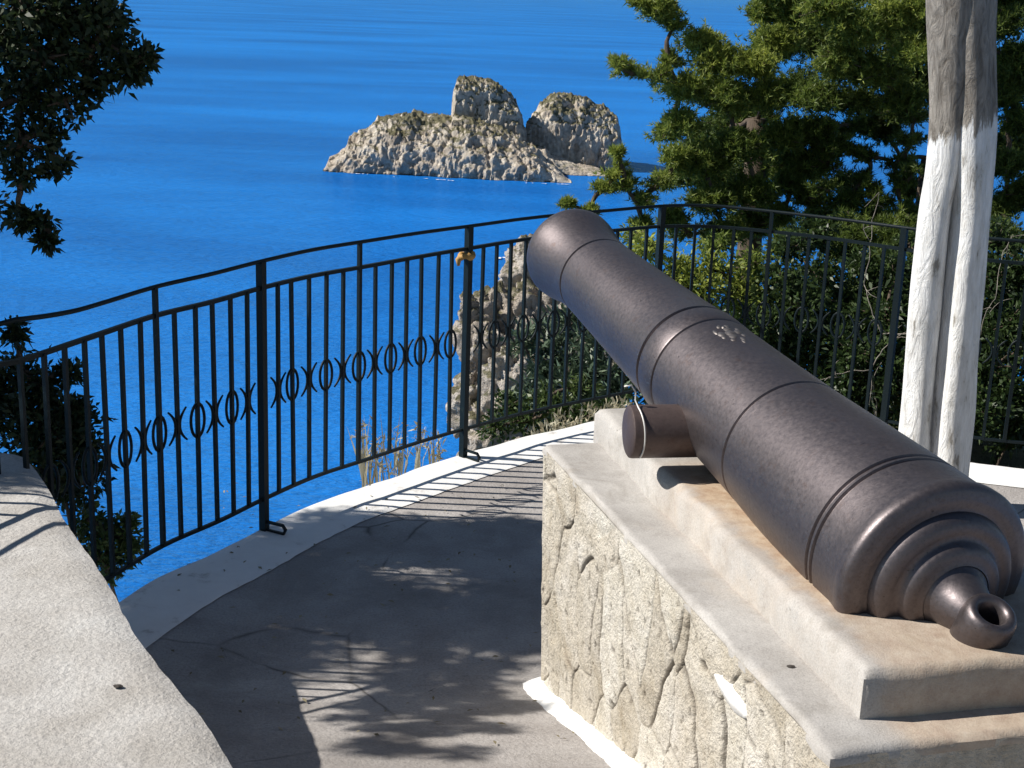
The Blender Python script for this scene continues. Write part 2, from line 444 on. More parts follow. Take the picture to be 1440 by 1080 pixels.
def loaf(V, F, outline, Yf, wfun, zb, nu=240, nv=70, amp=1.0, sc=0.12, expo=0.75, rid=1.0, seed=0.0, lean=0.0):
    """rock mass: ridge line from the outline, rounded cross section, then broken up with ridged noise"""
    xs = [o[0] for o in outline]; ys = [o[1] for o in outline]; b = len(V)
    off = Vector((seed*13.7, seed*7.1, seed*3.3)); Yfun = Yf if callable(Yf) else (lambda u: Yf)
    for i in range(nu + 1):
        u = i / nu
        px = xs[0] + (xs[-1]-xs[0]) * u; py = float(np.interp(px, xs, ys))
        wd = wfun(u); Yc = Yfun(u) + wd
        top = aty(px, py, Yc); h = max(0.3, top.z - zb)
        for j in range(nv + 1):
            th = math.pi * j / nv
            c = math.cos(th); s_ = math.sin(th)
            z = zb - 0.6 + (h + 0.6) * (s_ ** expo)
            y = Yc - wd * (abs(c) ** 0.85) * (1 if c > 0 else -1)
            p = Vector((top.x, y, z)); p.x *= (y / Yc) ** 0.0
            k = min(1.0, h / 6.0)
            q = Vector((p.x, p.y, p.z * 0.8)) * sc + off
            f = noise.fractal(q, 0.9, 2.1, 4) * 0.9
            rd = (noise.ridged_multi_fractal(q * 2.3, 0.9, 2.2, 5, 1.0, 2.0) - 1.1) * 0.55 * rid
            v1 = noise.voronoi(Vector((q.x, q.y, q.z*0.55)) * 3.1)[0]; blk, bp = noise.voronoi(Vector((q.x + 0.10*noise.noise(q*5), q.y, q.z*0.62)) * 2.6); cell = (min(0.3, v1[1] - v1[0]) - 0.18) * 0.8 * rid + 1.15*noise.noise(bp[0]*9.1)*rid
            nrm = Vector((0, -c, s_))
            f += 0.75*noise.fractal(q*6.5, 0.8, 2.1, 4)*rid; v2, b2 = noise.voronoi(Vector((q.x, q.y, q.z*0.6))*7.5); cell += (min(0.3, v2[1]-v2[0])-0.15)*0.5*rid + 0.5*noise.noise(b2[0]*9.1)*rid
            strat = 0.22*math.sin((p.z + 0.25*p.x + 3*noise.noise(q*1.2))*1.5)
            p += nrm * (amp * k * (f*0.8 + rd * 1.0 + cell*0.8 + strat)) + Vector((amp * 0.55 * k * noise.fractal(q * 1.7 + Vector((9, 4, 2)), 0.9, 2.1, 4), 0, 0))
            V.append(tuple(p))
    for i in range(nu):
        for j in range(nv):
            F.append((b + i*(nv+1)+j, b + (i+1)*(nv+1)+j, b + (i+1)*(nv+1)+j+1, b + i*(nv+1)+j+1))

V, F = [], []
low = [(455,242),(464,222),(487,211),(493,195),(520,178),(533,168),(560,163),(580,157),(597,165),(627,168),(660,166),(700,180),(730,192),(748,207),(765,226),(785,240),(803,256)]
loaf(V, F, low, lambda u: onz(455 + 345*u, 241 + 17*u, ZS).y, lambda u: 3 + 19 * math.sin(math.pi * min(1, max(0, u))) ** 0.6, ZS, 360, 130, 1.15, 0.10, 1.1, seed=1)
stack = [(630,215),(635,168),(639,132),(643,113),(652,106),(668,106),(690,114),(712,130),(727,145),(735,168),(742,200)]
loaf(V, F, stack, 405, lambda u: 3 + 8 * math.sin(math.pi * u) ** 0.5, ZS, 170, 130, 0.95, 0.13, 0.5, seed=2)
loaf(V, F, [(715,244),(728,222),(742,205),(760,208),(785,222),(815,232),(838,236),(856,243)], 399, lambda u: 2 + 7 * math.sin(math.pi * u) ** 0.5, ZS, 120, 60, 0.9, 0.12, 1.0, seed=4)
is1 = mesh_np('rock_islet', V, F, M_rock, smooth=False)
tag(is1, 'long pale rocky islet with a tall square stack, larger rock out at sea', 'islet')
V, F = [], []
dome = [(730,240),(735,205),(741,172),(753,158),(764,143),(778,131),(792,134),(820,140),(850,152),(867,163),(872,190),(874,212),(876,232),(878,240)]
loaf(V, F, dome, 412, lambda u: 3 + 11 * math.sin(math.pi * u) ** 0.5, ZS, 190, 130, 1.0, 0.12, 0.65, seed=3)
is2 = mesh_np('rock_islet', V, F, M_rock, smooth=False)
tag(is2, 'smaller domed rock with a grassy top and dark right flank, behind the tall stack', 'islet')
is1['group'] = is2['group'] = 'rocks out at sea'

# cliff below the terrace: a cluster of weathered limestone boulders grown together
V, F = [], []
def boulder(px, py, Y, rx, rz, ry=None, seed=0.0, n=64):
    c = aty(px, py, Y); k = Y/FPX; R3 = Vector((rx*k, (ry or rx)*k, rz*k)); b = len(V); off = Vector((seed*5.1, seed*2.3, seed*9.7))
    for i in range(n+1):
        th = math.pi*i/n
        for j in range(2*n):
            ph_ = math.pi*j/n; d = Vector((math.sin(th)*math.cos(ph_), math.sin(th)*math.sin(ph_), math.cos(th)))
            d2 = Vector([math.copysign(abs(q)**0.75, q) for q in d])
            p = c + Vector((d2.x*R3.x, d2.y*R3.y, d2.z*R3.z)); q = p*1.1 + off
            v1 = noise.voronoi(Vector((q.x, q.y, q.z*0.6))*1.5)[0]; v2 = noise.voronoi(Vector((q.x, q.y, q.z*0.7))*4.0)[0]
            h = 0.34*(min(0.5, v1[1]-v1[0])-0.25) + 0.15*(min(0.5, v2[1]-v2[0])-0.25) + 0.22*noise.fractal(q*0.8, 0.9, 2.1, 6) + 0.10*noise.fractal(q*4.5, 0.8, 2.1, 4)
            V.append(tuple(p + d*h*1.15))
    for i in range(n):
        for j in range(2*n):
            F.append((b+i*2*n+j, b+(i+1)*2*n+j, b+(i+1)*2*n+(j+1) % (2*n), b+i*2*n+(j+1) % (2*n)))
for q in ((748,398,29,38,50,None,1),(700,455,28,44,50,None,2),(668,452,27.5,24,42,None,3),(735,372,29.5,20,24,None,11),(682,520,27,42,62,None,4),(765,460,28,66,70,60,5),(830,440,30,56,62,60,6),(664,570,26.5,24,50,None,7),(735,540,26,60,62,50,8),(800,540,27,70,70,60,9),(700,620,26,50,70,50,10)):
    boulder(*q)
def big_rock(c, R3, seed, n=70):
    b = len(V); off = Vector((seed*5.1, seed*2.3, seed*9.7)); c = Vector(c)
    for i in range(n+1):
        th = math.pi*i/n
        for j in range(2*n):
            ph_ = math.pi*j/n; d = Vector((math.sin(th)*math.cos(ph_), math.sin(th)*math.sin(ph_), math.cos(th)))
            p = c + Vector((d.x*R3[0], d.y*R3[1], d.z*R3[2])); q = p*0.35 + off
            v1 = noise.voronoi(Vector((q.x, q.y, q.z*0.6))*1.3)[0]
            V.append(tuple(p + d*(1.3*(min(0.5, v1[1]-v1[0])-0.25) + 1.0*noise.fractal(q, 0.9, 2.1, 6))))
    for i in range(n):
        for j in range(2*n):
            F.append((b+i*2*n+j, b+(i+1)*2*n+j, b+(i+1)*2*n+(j+1) % (2*n), b+i*2*n+(j+1) % (2*n)))
big_rock((1.6, 31, -19), (3.2, 5.5, 8.5), 21); big_rock((2.5, 34, -33), (6.5, 9, 17), 22)
structure(mesh_np('cliff', V, F, M_cliff))

# foam where the swell meets the rocks
V, F = [], []
def foam_strip(pts, wpx, z=ZS + 0.25):
    for i in range(len(pts) - 1):
        (x0, y0), (x1, y1) = pts[i], pts[i+1]
        n = max(3, int(abs(x1-x0)/3))
        for k in range(n):
            u = k / n
            if random.random() < 0.55: continue
            x, y = x0+(x1-x0)*u, y0+(y1-y0)*u + random.uniform(-wpx, wpx)*0.6
            c = onz(x, y, z); rx = random.uniform(0.2, 1.0); ry = random.uniform(0.6, 2.2) * wpx
            b = len(V)
            for a in range(8):
                an = a*math.pi/4; rr = random.uniform(0.5, 1)
                V.append((c.x + rx*rr*math.cos(an), c.y + ry*rr*math.sin(an), z + 0.01*random.random()))
            F.append(tuple(b + a for a in range(8)))
foam_strip([(488,243),(520,245),(560,249)], 0.35)
foam_strip([(590,250),(640,254)], 0.3)
foam_strip([(740,257),(800,259)], 0.3)
foam_strip([(884,236),(912,238)], 0.7)
foam_strip([(688,364),(712,362)], 0.6)
fo = mesh_np('sea_foam', V, F, M_foam); fo['kind'] = 'stuff'

# ------------------------------------------------------------------ railing
rail = thing('railing', 'dark green iron railing with ring and scroll ornaments curving round the terrace edge', 'railing', (-0.208, 6.01, 0))
class Path:
    def __init__(s, pts):
        s.p = pts; s.L = [0]
        for a, b in zip(pts, pts[1:]): s.L.append(s.L[-1] + (b-a).length)
    def at(s, d):
        i = int(np.searchsorted(s.L, d)); i = max(1, min(i, len(s.p)-1))
        u = (d - s.L[i-1]) / max(1e-9, s.L[i]-s.L[i-1]); p = s.p[i-1].lerp(s.p[i], u)
        return p, (s.p[i]-s.p[i-1]).normalized()
    def find(s, x, y): 
        k = min(range(len(s.p)), key=lambda i: (s.p[i].x-x)**2 + (s.p[i].y-y)**2); return s.L[k]
# the run that turns back along the parapet at the left
_c = FENCE[0]; LEFTRUN = [_c + Vector((-0.36, -0.72, 0)), _c + Vector((-0.30, -0.52, 0)), _c + Vector((-0.21, -0.30, 0)), _c + Vector((-0.09, -0.10, 0))]
P = Path(catmull(LEFTRUN + FENCE[:1], 0.04)[:-1] + FENCE)
dA, dB = P.find(*onz(367,368,1.03).xy), P.find(*onz(660,318,1.03).xy); pan = dB - dA
dC = dB + pan; posts = [0.0, dA, dB, dC, dC + pan, dC + 2*pan, dC + 2.85*pan]
ZT, ZM, ZB = 1.03, 0.935, 0.135
def rail_along(z, rad, square, name):
    pts = [p + Vector((0, 0, z + 0.004*noise.noise(p*1.3 + Vector((z*9, 0, 0))) + (0.026*max(0, 1 - (p - FENCE[0]).length/0.3)**1.5 if z == ZT else 0))) for p in P.p]
    mb = MB(); mb.tube(pts, rad, 4 if square else 8, square=square); return build(mb, name, M_rail, rail, smooth=not square)
rail_along(ZT, 0.0078, False, 'handrail'); rail_along(ZM, 0.0100, True, 'upper_rail'); rail_along(ZB, 0.0085, True, 'lower_rail')
def local_part(name, mb, material, parent, smooth=False):
    me = bpy.data.meshes.new(name); me.from_pydata([tuple(v) for v in mb.v], [], mb.f); me.materials.append(material)
    if smooth: me.polygons.foreach_set('use_smooth', [True]*len(me.polygons))
    return link(name, me, parent)
def bar(h0, h1, half):
    mb = MB(); mb.box((-half, -half, h0), (half, half, h1)); return mb
RL = Vector(rail.location)
def place(o, d, wob=0.0):
    p, t = P.at(d); o.location = p - RL; o.rotation_euler = (random.uniform(-wob, wob), random.uniform(-wob, wob), math.atan2(t.y, t.x))
ring_bar = local_part('baluster', bar(ZB, ZM, 0.0063), M_rail, rail)
mb = MB(); mb.tube([(0.033*math.cos(a), 0, 0.535 + 0.060*math.sin(a)) for a in np.linspace(0, 2*math.pi, 21)], 0.0054, 6, cap=False)
local_part('ring_ornament', mb, M_rail, ring_bar, True)
scroll_bar = local_part('baluster', bar(ZB, ZM, 0.0063), M_rail, rail)
mb = MB()
for sx in (-1, 1):
    mb.tube([(sx*(0.009 + 0.035*abs(v)**2.0), 0, 0.535 + 0.058*v) for v in np.linspace(-1, 1, 13)], [0.0035 + 0.003*(1-abs(v)) for v in np.linspace(-1, 1, 13)], 6)
local_part('scroll_ornament', mb, M_rail, scroll_bar, True)
tall_bar = local_part('baluster', bar(ZB, ZT, 0.0075), M_rail, rail)
mb = MB(); mb.tube([(0.034*math.cos(a), 0, 0.535 + 0.060*math.sin(a)) for a in np.linspace(0, 2*math.pi, 21)], 0.0054, 6, cap=False)
local_part('ring_ornament', mb, M_rail, tall_bar, True)
used = set()
def put_bar(src, d):
    if src.name in used:
        o = src.copy(); COL.objects.link(o); o.parent = rail
        for ch in src.children:
            c = ch.copy(); COL.objects.link(c); c.parent = o
    else: o = src; used.add(src.name)
    place(o, d, 0.006)
for i in range(len(posts) - 1):
    a, b = posts[i], posts[i+1]; ns = max(2, round((b-a) / (pan/13)))
    for k in range(1, ns):
        d = a + (b-a)*k/ns
        mid = (k == (6 if i else ns-6))
        rev = (ns - k) if i == 0 else k
        put_bar(tall_bar if mid else (scroll_bar if rev % 2 else ring_bar), d)
def foot(mb):
    mb.tube([(0, -0.012, 0.045), (0, -0.085, 0.045), (0, -0.098, 0.03), (0, -0.09, 0.012), (0, -0.012, 0.012)], 0.007, 4, square=True)
post0 = local_part('post', bar(0.006, ZT, 0.0135), M_rail, rail)
mb = MB(); foot(mb); fb = local_part('foot_bracket', mb, M_rail, post0)
for i, d in enumerate(posts):
    if i: o = post0.copy(); COL.objects.link(o); o.parent = rail; c = fb.copy(); COL.objects.link(c); c.parent = o
    else: o = post0
    place(o, d, 0.0)
pB, tB = P.at(dB)
mb = MB()
mb.tube([pB + Vector((0.026*math.cos(a) - 0.008, 0.026*math.sin(a) - 0.012, ZM - 0.03 + 0.006*math.sin(3*a))) for a in np.linspace(0, 2*math.pi, 15)], [0.013 + 0.003*math.sin(4*a) for a in np.linspace(0, 2*math.pi, 15)], 7, cap=False)
mb.tube([pB + Vector((-0.03, -0.02, ZM - 0.03)), pB + Vector((-0.042, -0.03, ZM - 0.045)), pB + Vector((-0.04, -0.03, ZM - 0.07))], [0.012, 0.013, 0.006], 6)
cl = build(mb, 'clamp', M_ochre, rail, smooth=True); cl['label'] = 'ochre clamp round the railing post left of the muzzle'

# ------------------------------------------------------------------ pedestal of the gun
ZSL, ZPL = 0.76, 0.855
ped = thing('cannon_pedestal', 'rubble stone pedestal with a rust stained concrete top carrying the old cannon', 'pedestal', (0.6, 3.0, 0))
far = onz(765, 625, ZSL); near = onz(1170, 1060, ZSL)
ed = (near - far); ed.z = 0; Ln = ed.length; ed.normalize(); pr = Vector((-ed.y, ed.x, 0))     # pr points to the right of the edge
if pr.x < 0: pr = -pr
WP = 1.02
# masonry body: left face displaced, other faces plain boxes behind it
def stone_h(s_, h):
    q = Vector((s_*1.15 + 0.06*noise.noise(Vector((s_*4, h*4, 1))), h*0.62 + 0.06*noise.noise(Vector((s_*4, h*4, 8))), 0)) * 5.6
    d, pts = noise.voronoi(q)
    e = d[1] - d[0]; cid = noise.noise(pts[0]*3.7)
    wv = noise.noise(Vector((s_*3.1, h*3.1, 4.0)))
    depth = 0.004 * cid + 0.003*min(1, e*7) + 0.005 * noise.fractal(Vector((s_*11, h*11, 2)), 0.8, 2, 5)
    cr_ = max(0.0, 1 - e / 0.030) * min(1.0, max(0.0, (wv + 0.28) * 6))
    pit = max(0.0, noise.noise(Vector((s_*34, h*26, 0))) - 0.44) + max(0.0, noise.noise(Vector((s_*60, h*44, 7))) - 0.5)
    return depth - 0.011*cr_ - 0.024*pit, min(1, cr_*0.85 + pit*2.4), noise.noise(pts[0]*5.3)
def face_grid(org, du, Lu, Lv, nrm, nu, nv, end=0.0):
    V = []; A = []
    for i in range(nu+1):
        for j in range(nv+1):
            s_, h = Lu*i/nu, Lv*j/nv
            dz, cr_, sid = stone_h(s_ + org.x*3, h)
            k = min(1, i/3, (nu-i)/3)
            k2 = min(1, max(0, (Lv - h)/0.05))
            p = org + du*(s_ - end*i/nu*max(0, 1 - h/Lv)) + Vector((0, 0, h)) + nrm*(dz*k*k2) - nrm*(0.026*max(0, 1 - h/Lv))
            V.append(tuple(p)); A.append((cr_*k*k2, sid))
    F = [(i*(nv+1)+j, (i+1)*(nv+1)+j, (i+1)*(nv+1)+j+1, i*(nv+1)+j+1) for i in range(nu) for j in range(nv)]
    return V, F, A
c0 = Vector((far.x, far.y, 0)); inset = pr * -0.002
V, F, A = face_grid(c0 + inset - Vector((0,0,0.02)), ed, Ln, ZSL - 0.010 + 0.02, -pr, 520, 210)
V2, F2, A2 = face_grid(c0 + ed*Ln + inset - Vector((0,0,0.02)), pr, WP, ZSL - 0.010 + 0.02, ed, 120, 90)
V3, F3, A3 = face_grid(c0 + pr*WP - Vector((0,0,0.02)), -pr, WP, ZSL - 0.010 + 0.02, -ed, 120, 90, 0.036)
V4, F4, A4 = face_grid(c0 + pr*WP + ed*Ln - Vector((0,0,0.02)), -ed, Ln, ZSL - 0.010 + 0.02, pr, 150, 70)
VV, FF, AA = [], [], []
for v_, f_, a_ in ((V,F,A),(V2,F2,A2),(V3,F3,A3),(V4,F4,A4)):
    b = len(VV); VV += v_; FF += [tuple(x+b for x in q) for q in f_]; AA += a_
mesh_np('masonry', VV, FF, M_stone, ped, smooth=True, attr=[q[0] for q in AA], attr2=[q[1] for q in AA])
# concrete top with a worn, wavy arris
def worn_block(name, org, du, Lu, dv, Lv, z0, z1, material, jit=0.012, rnd=0.018, nu=150, nv=60, notch=None):
    V = []
    us = np.linspace(0, 1, nu+1); vs_ = np.concatenate([[0, 0.004, 0.010, 0.02, 0.035], np.linspace(0.06, 1, nv-4)])
    def top(u, v):
        p = org + du*(Lu*u) + dv*(Lv*v)
        e = min(v*Lv, (1-v)*Lv, u*Lu, (1-u)*Lu)
        rj = rnd*(1 + 0.7*noise.noise(p*9))
        drop = rj*max(0, 1 - e/max(rj, 1e-4))**2
        return Vector((p.x, p.y, z1 - drop + 0.0025*noise.noise(p*4) + 0.0015*noise.noise(p*22)))
    n1 = len(vs_)
    for u in us:
        for v in vs_:
            p = top(u, v)
            if v < 0.05 or v > 0.97:
                p = p - dv*(jit*(noise.noise(p*6) + 0.5*noise.noise(p*21))*max(0, 1-abs(v if v < 0.5 else 1-v)/0.05))
            if u < 0.02 or u > 0.98:
                p = p + du*(jit*0.7*(noise.noise(p*6+Vector((4,4,4))) + 0.5*noise.noise(p*23)))
            V.append(p)
    F = [(i*n1+j, i*n1+j+1, (i+1)*n1+j+1, (i+1)*n1+j) for i in range(nu) for j in range(n1-1)]
    ring = [i*n1 for i in range(nu+1)] + [nu*n1 + j for j in range(1, n1)] + [i*n1 + n1-1 for i in range(nu-1, -1, -1)] + [j for j in range(n1-2, 0, -1)]
    b = len(V)
    for k in ring: V.append(Vector((V[k].x, V[k].y, z0)))
    m_ = len(ring)
    F += [(ring[k], ring[(k+1) % m_], b+(k+1) % m_, b+k) for k in range(m_)]
    o = mesh_np(name, [tuple(p) for p in V], F, material, ped, smooth=True)
    o.data.set_sharp_from_angle(angle=R(55)); return o

# gun axis (base ring centre, direction towards the muzzle)
GA = Vector((-0.328, 0.935, 0.135)).normalized()
GO = CAM + 2.8 * (((1315 - 720) / FPX) * cr - ((816.4 - 540) / FPX) * cu + fw)
# rust washed out along the gun: stain measured from the line where the barrel lies on the concrete
def add_rust(m):
    t = NT(m); old = t.b.inputs['Base Color'].links[0].from_socket
    g = t.n('NewGeometry')
    gl = Vector((GA.x, GA.y, 0)).normalized(); gn = Vector((gl.y, -gl.x, 0))    # gn points to the right of the gun
    def dot(v, o):
        s_ = t.n('VectorMath', operation='SUBTRACT'); t.l(g.outputs['Position'], s_.inputs[0]); s_.inputs[1].default_value = o
        d_ = t.n('VectorMath', operation='DOT_PRODUCT'); t.l(s_.outputs[0], d_.inputs[0]); d_.inputs[1].default_value = v
        return d_.outputs['Value']
    across = t.math('ABSOLUTE', dot(gn, GO))
    along = dot(gl, GO)
    nz = t.noise(11, 6, 0.65)
    dd = t.math('ADD', across, t.math('MULTIPLY', t.math('SUBTRACT', nz, 0.5), 0.10))
    dd = t.math('ADD', dd, t.math('MULTIPLY', along, 0.065))
    f = t.ramp(dd, [(0.19, 0.85), (0.215, 0.65), (0.24, 0.22), (0.285, 0.0)])
    f = t.math('MULTIPLY', f, t.ramp(t.math('MULTIPLY', t.math('ADD', along, 0.5), 0.6), [(0.0, 0.75), (0.28, 0.6), (0.34, 1.0), (0.78, 1.0), (0.87, 0.0)]))
    rc = t.ramp(t.noise(30, 5, 0.7), [(0.3, (0.34, 0.21, 0.12)), (0.6, (0.50, 0.38, 0.26)), (0.8, (0.56, 0.47, 0.37))])
    f2 = t.ramp(t.noise(3.7, 5, 0.6), [(0.60, 0.0), (0.78, 0.3)])
    c = t.mix(f2, old, (0.50, 0.40, 0.29))
    st = t.ramp(t.noise(5.5, 7, 0.72, dist=0.8), [(0.53, 0.0), (0.64, 0.5)])
    c = t.mix(st, c, (0.26, 0.24, 0.215))
    pit = t.ramp(t.noise(46, 3, 0.6), [(0.72, 0.0), (0.76, 0.6)])
    c = t.mix(pit, c, (0.15, 0.135, 0.12))
    t.color(t.mix(f, c, rc))
add_rust(M_slab)
worn_block('top_slab', c0, ed, Ln, pr, WP, ZSL - 0.024, ZSL, M_slab, 0.012, 0.009)
pf = onz(835, 572, ZPL); pn = onz(1218, 945, ZPL)
pd = (pn - pf); pd.z = 0; Lp = pd.length; pd.normalize(); pp = Vector((-pd.y, pd.x, 0))
if pp.x < 0: pp = -pp
worn_block('raised_bed', pf, pd, Lp, pp, 0.62, ZSL - 0.01, ZPL, M_slab, 0.010, 0.016, 160, 60)
# white painted skirting along the foot of the stone face
def face_hit(x, y):
    d = ray(x, y); k = (c0 + pr*0.03 - CAM).dot(pr) / d.dot(pr); p = CAM + d*k; return (p - c0).dot(ed), p.z
th = [face_hit(x, y) for x, y in ((765,962),(800,990),(840,1021),(875,1050),(908,1080))]
fl = [((onz(x, y) - c0).dot(ed), -(onz(x, y) - c0).dot(pr)) for x, y in ((749,979),(790,1010),(830,1043),(869,1075))]
mb = MB(); vs = []; fs = []; n = 80
for i in range(n+1):
    s_ = -0.02 + i/n*Ln
    topz = max(0.012, float(np.interp(s_, [q[0] for q in th], [q[1] for q in th]))) + 0.010*noise.noise(Vector((s_*13, 3, 0))) + 0.006*noise.noise(Vector((s_*40, 3, 0)))
    foot_w = 0.052 + 0.012*noise.noise(Vector((s_*9, 0, 0))) + 0.006*noise.noise(Vector((s_*33, 0, 0)))
    bat = 0.034*(1 - topz/0.75) - 0.008
    p = c0 + ed*s_; a = p - pr*foot_w; b = p + pr*bat; zf = ramp_z(a.y)
    topz = max(topz, zf + 0.02)
    m_ = a.lerp(b, 0.5); vs += [(a.x, a.y, zf - 0.004), (m_.x, m_.y, zf + (topz - zf)*0.36 + 0.004), (b.x, b.y, topz), (b.x + pr.x*0.03, b.y, topz+0.002)]
for i in range(n):
    for k in range(3): fs.append((i*4+k, i*4+k+1, (i+1)*4+k+1, (i+1)*4+k))
mb.add(vs, fs); build(mb, 'painted_skirting', M_white, ped, smooth=True)
# bare white stone showing in the face just under the slab edge
mb = MB(); ol = [(1022,939),(1034,942),(1050,960),(1066,984),(1077,1006),(1072,1014),(1058,1006),(1043,986),(1029,960)]
hit = [face_hit(x, y) for x, y in ol]; ms = sum(q[0] for q in hit)/len(hit); mz = sum(q[1] for q in hit)/len(hit)
def fpt(s_, z, out): return c0 + ed*s_ + pr*(0.034*(1 - z/0.75) - out) + Vector((0, 0, z))
vs = [fpt(ms, mz, 0.013)]; n = len(hit)
vs += [fpt(ms + (a_-ms)*0.8, mz + (z_-mz)*0.8, 0.010) for a_, z_ in hit] + [fpt(a_, z_, -0.012) for a_, z_ in hit]
fs = []
for k in range(n): fs += [(0, 1+(k+1) % n, 1+k), (1+k, 1+(k+1) % n, 1+n+(k+1) % n, 1+n+k)]
mb.add(vs, fs); ws = build(mb, 'bare_stone', M_white, ped, smooth=True); ws['label'] = 'bare white stone just under the slab edge'

# ------------------------------------------------------------------ the gun
gun = thing('cannon', 'old dark iron cannon with trunnions and ringed breech lying on a stone pedestal', 'cannon', (GO.x, GO.y, ZPL))
def groove(t, r, w_=0.006, d=0.006): return [(t - w_, r), (t - w_*0.5, r - d), (t + w_*0.5, r - d), (t + w_, r)]
prof = [(0.035, 0.207), (0.06, 0.2025), (0.10, 0.2005)]
prof += groove(0.138, 0.199) + [(0.1475, 0.1985)] + groove(0.157, 0.198)
prof += [(0.30, 0.1905), (0.45, 0.1815)] + groove(0.592, 0.1735, 0.005, 0.005) + [(0.75, 0.1675), (0.90, 0.163)]
prof += groove(1.034, 0.1595, 0.005, 0.005) + [(1.045, 0.161), (1.118, 0.1605)] + groove(1.130, 0.1585, 0.007, 0.008)
prof += [(1.145, 0.1555), (1.30, 0.1475), (1.50, 0.139), (1.70, 0.1315)] + groove(1.800, 0.1285, 0.006, 0.007)
prof += [(1.85, 0.1285), (1.90, 0.132), (1.95, 0.139), (1.99, 0.1465), (2.02, 0.151), (2.04, 0.152), (2.055, 0.149), (2.065, 0.140), (2.068, 0.12), (2.066, 0.065), (2.05, 0.062), (1.5, 0.062), (1.5, 0.0)]
mb = MB(); mb.lathe(GO, GA, prof, 128); build(mb, 'barrel', M_iron, gun, smooth=True, sharp=45)
ring = [(0.035, 0.207), (0.022, 0.2105), (0.008, 0.2115), (0.0, 0.208), (-0.006, 0.200), (-0.009, 0.188)]
mb = MB(); mb.lathe(GO, GA, ring[::-1], 128); build(mb, 'base_ring', M_iron, gun, smooth=True, sharp=45)
cas = [(-0.009, 0.188), (-0.012, 0.180), (-0.010, 0.168), (-0.012, 0.160), (-0.024, 0.157), (-0.035, 0.149), (-0.040, 0.138), (-0.040, 0.126), (-0.040, 0.116), (-0.044, 0.110),
       (-0.055, 0.107), (-0.062, 0.100), (-0.065, 0.090), (-0.066, 0.080), (-0.070, 0.073)]
mb = MB(); mb.lathe(GO, GA, cas[::-1], 128); build(mb, 'breech_moulding', M_iron, gun, smooth=True, sharp=55)
but = [(-0.066, 0.074), (-0.078, 0.064), (-0.092, 0.058), (-0.108, 0.053), (-0.125, 0.048), (-0.134, 0.044), (-0.135, 0.0)]
cb = MB(); cb.lathe(GO, GA, but[::-1], 72)
# the button is bored through from above: a stout cup with a deep eye
CD = (-GA * 0.45 + Vector((0, 0, 1)) * 0.89).normalized(); CO = GO - GA * 0.160 - Vector((0, 0, 0.004))
cb.lathe(CO, CD, [(-0.0782, 0.0000), (-0.0764, 0.0264), (-0.0681, 0.0414), (-0.0414, 0.0493), (-0.0092, 0.0528), (0.0184, 0.0519), (0.0331, 0.0493), (0.0423, 0.0449), (0.0460, 0.0387), (0.0442, 0.0308), (0.0368, 0.0255), (0.0184, 0.0229), (-0.0368, 0.0220), (-0.0368, 0.0000)][::-1], 64)
build(cb, 'cascabel_button', M_iron, gun, smooth=True, sharp=60)
nL = Vector((-0.985, -0.17, 0)).normalized()            # level, to the left of the gun
ZTR = 0.962; tip = onz(883, 607, ZTR); Gh = Vector((GA.x, GA.y, 0)).normalized()
gp = Vector((Gh.y, -Gh.x, 0)); kk_ = -(tip - GO).dot(gp) / nL.dot(gp); axp = tip + nL*kk_; axp.z = ZTR; reach = -kk_   # foot of the trunnion on the gun's middle plane
for sgn in (1, -1):
    mb = MB(); o_ = Vector((axp.x, axp.y, ZTR))
    mb.lathe(o_, nL*sgn, [(0.02, 0.0), (0.02, 0.066), (reach-0.010, 0.066), (reach-0.003, 0.0645), (reach, 0.060), (reach+0.001, 0.0)], 48)
    build(mb, 'trunnion', M_iron_dark, gun, smooth=True, sharp=40)
# worn crest cast on top of the barrel
def on_barrel(t, ang, lift=0.0):
    rr = float(np.interp(t, [p[0] for p in prof[:60]], [p[1] for p in prof[:60]])) + lift
    X = GA.cross(Vector((0, 0, 1))).normalized(); Y = X.cross(GA)
    return GO + GA*t + (X*math.sin(ang) + Y*math.cos(ang))*rr
mb = MB(); tc = 0.93
def relief(cx, cy, pts, rad):
    if not hasattr(rad, '__len__'): rad = [rad*(1 + 0.5*noise.noise(Vector((px*140, py*140, cx*30)))) for px, py in pts]
    mb.tube([on_barrel(tc + (cx + px)*1.45 + 0.004*noise.noise(Vector((px*90, py*90, 1))), -0.06 + (cy + py/0.165)*1.4 + 0.03*noise.noise(Vector((px*60, py*60, 9))), -0.0015 + 0.003*noise.noise(Vector((px*70, py*70, 4)))) for px, py in pts], rad, 6)
def lump(px, py, rx, ry, h):
    b = len(mb.v); n = 12; c = on_barrel(tc + px, -0.06 + py/0.165, h)
    mb.v.append(tuple(c))
    for rr, hh in ((0.55, h*0.75), (1.0, -0.002)):
        for k in range(n):
            a = 2*math.pi*k/n; w_ = rr*(1 + 0.3*noise.noise(Vector((px*300 + math.cos(a), py*300 + math.sin(a), 1))))
            mb.v.append(tuple(on_barrel(tc + px + rx*w_*math.cos(a), -0.06 + (py + ry*w_*math.sin(a))/0.165, hh)))
    for k in range(n):
        k2 = (k+1) % n
        mb.f.append((b, b+1+k, b+1+k2)); mb.f.append((b+1+k, b+1+n+k, b+1+n+k2, b+1+k2))
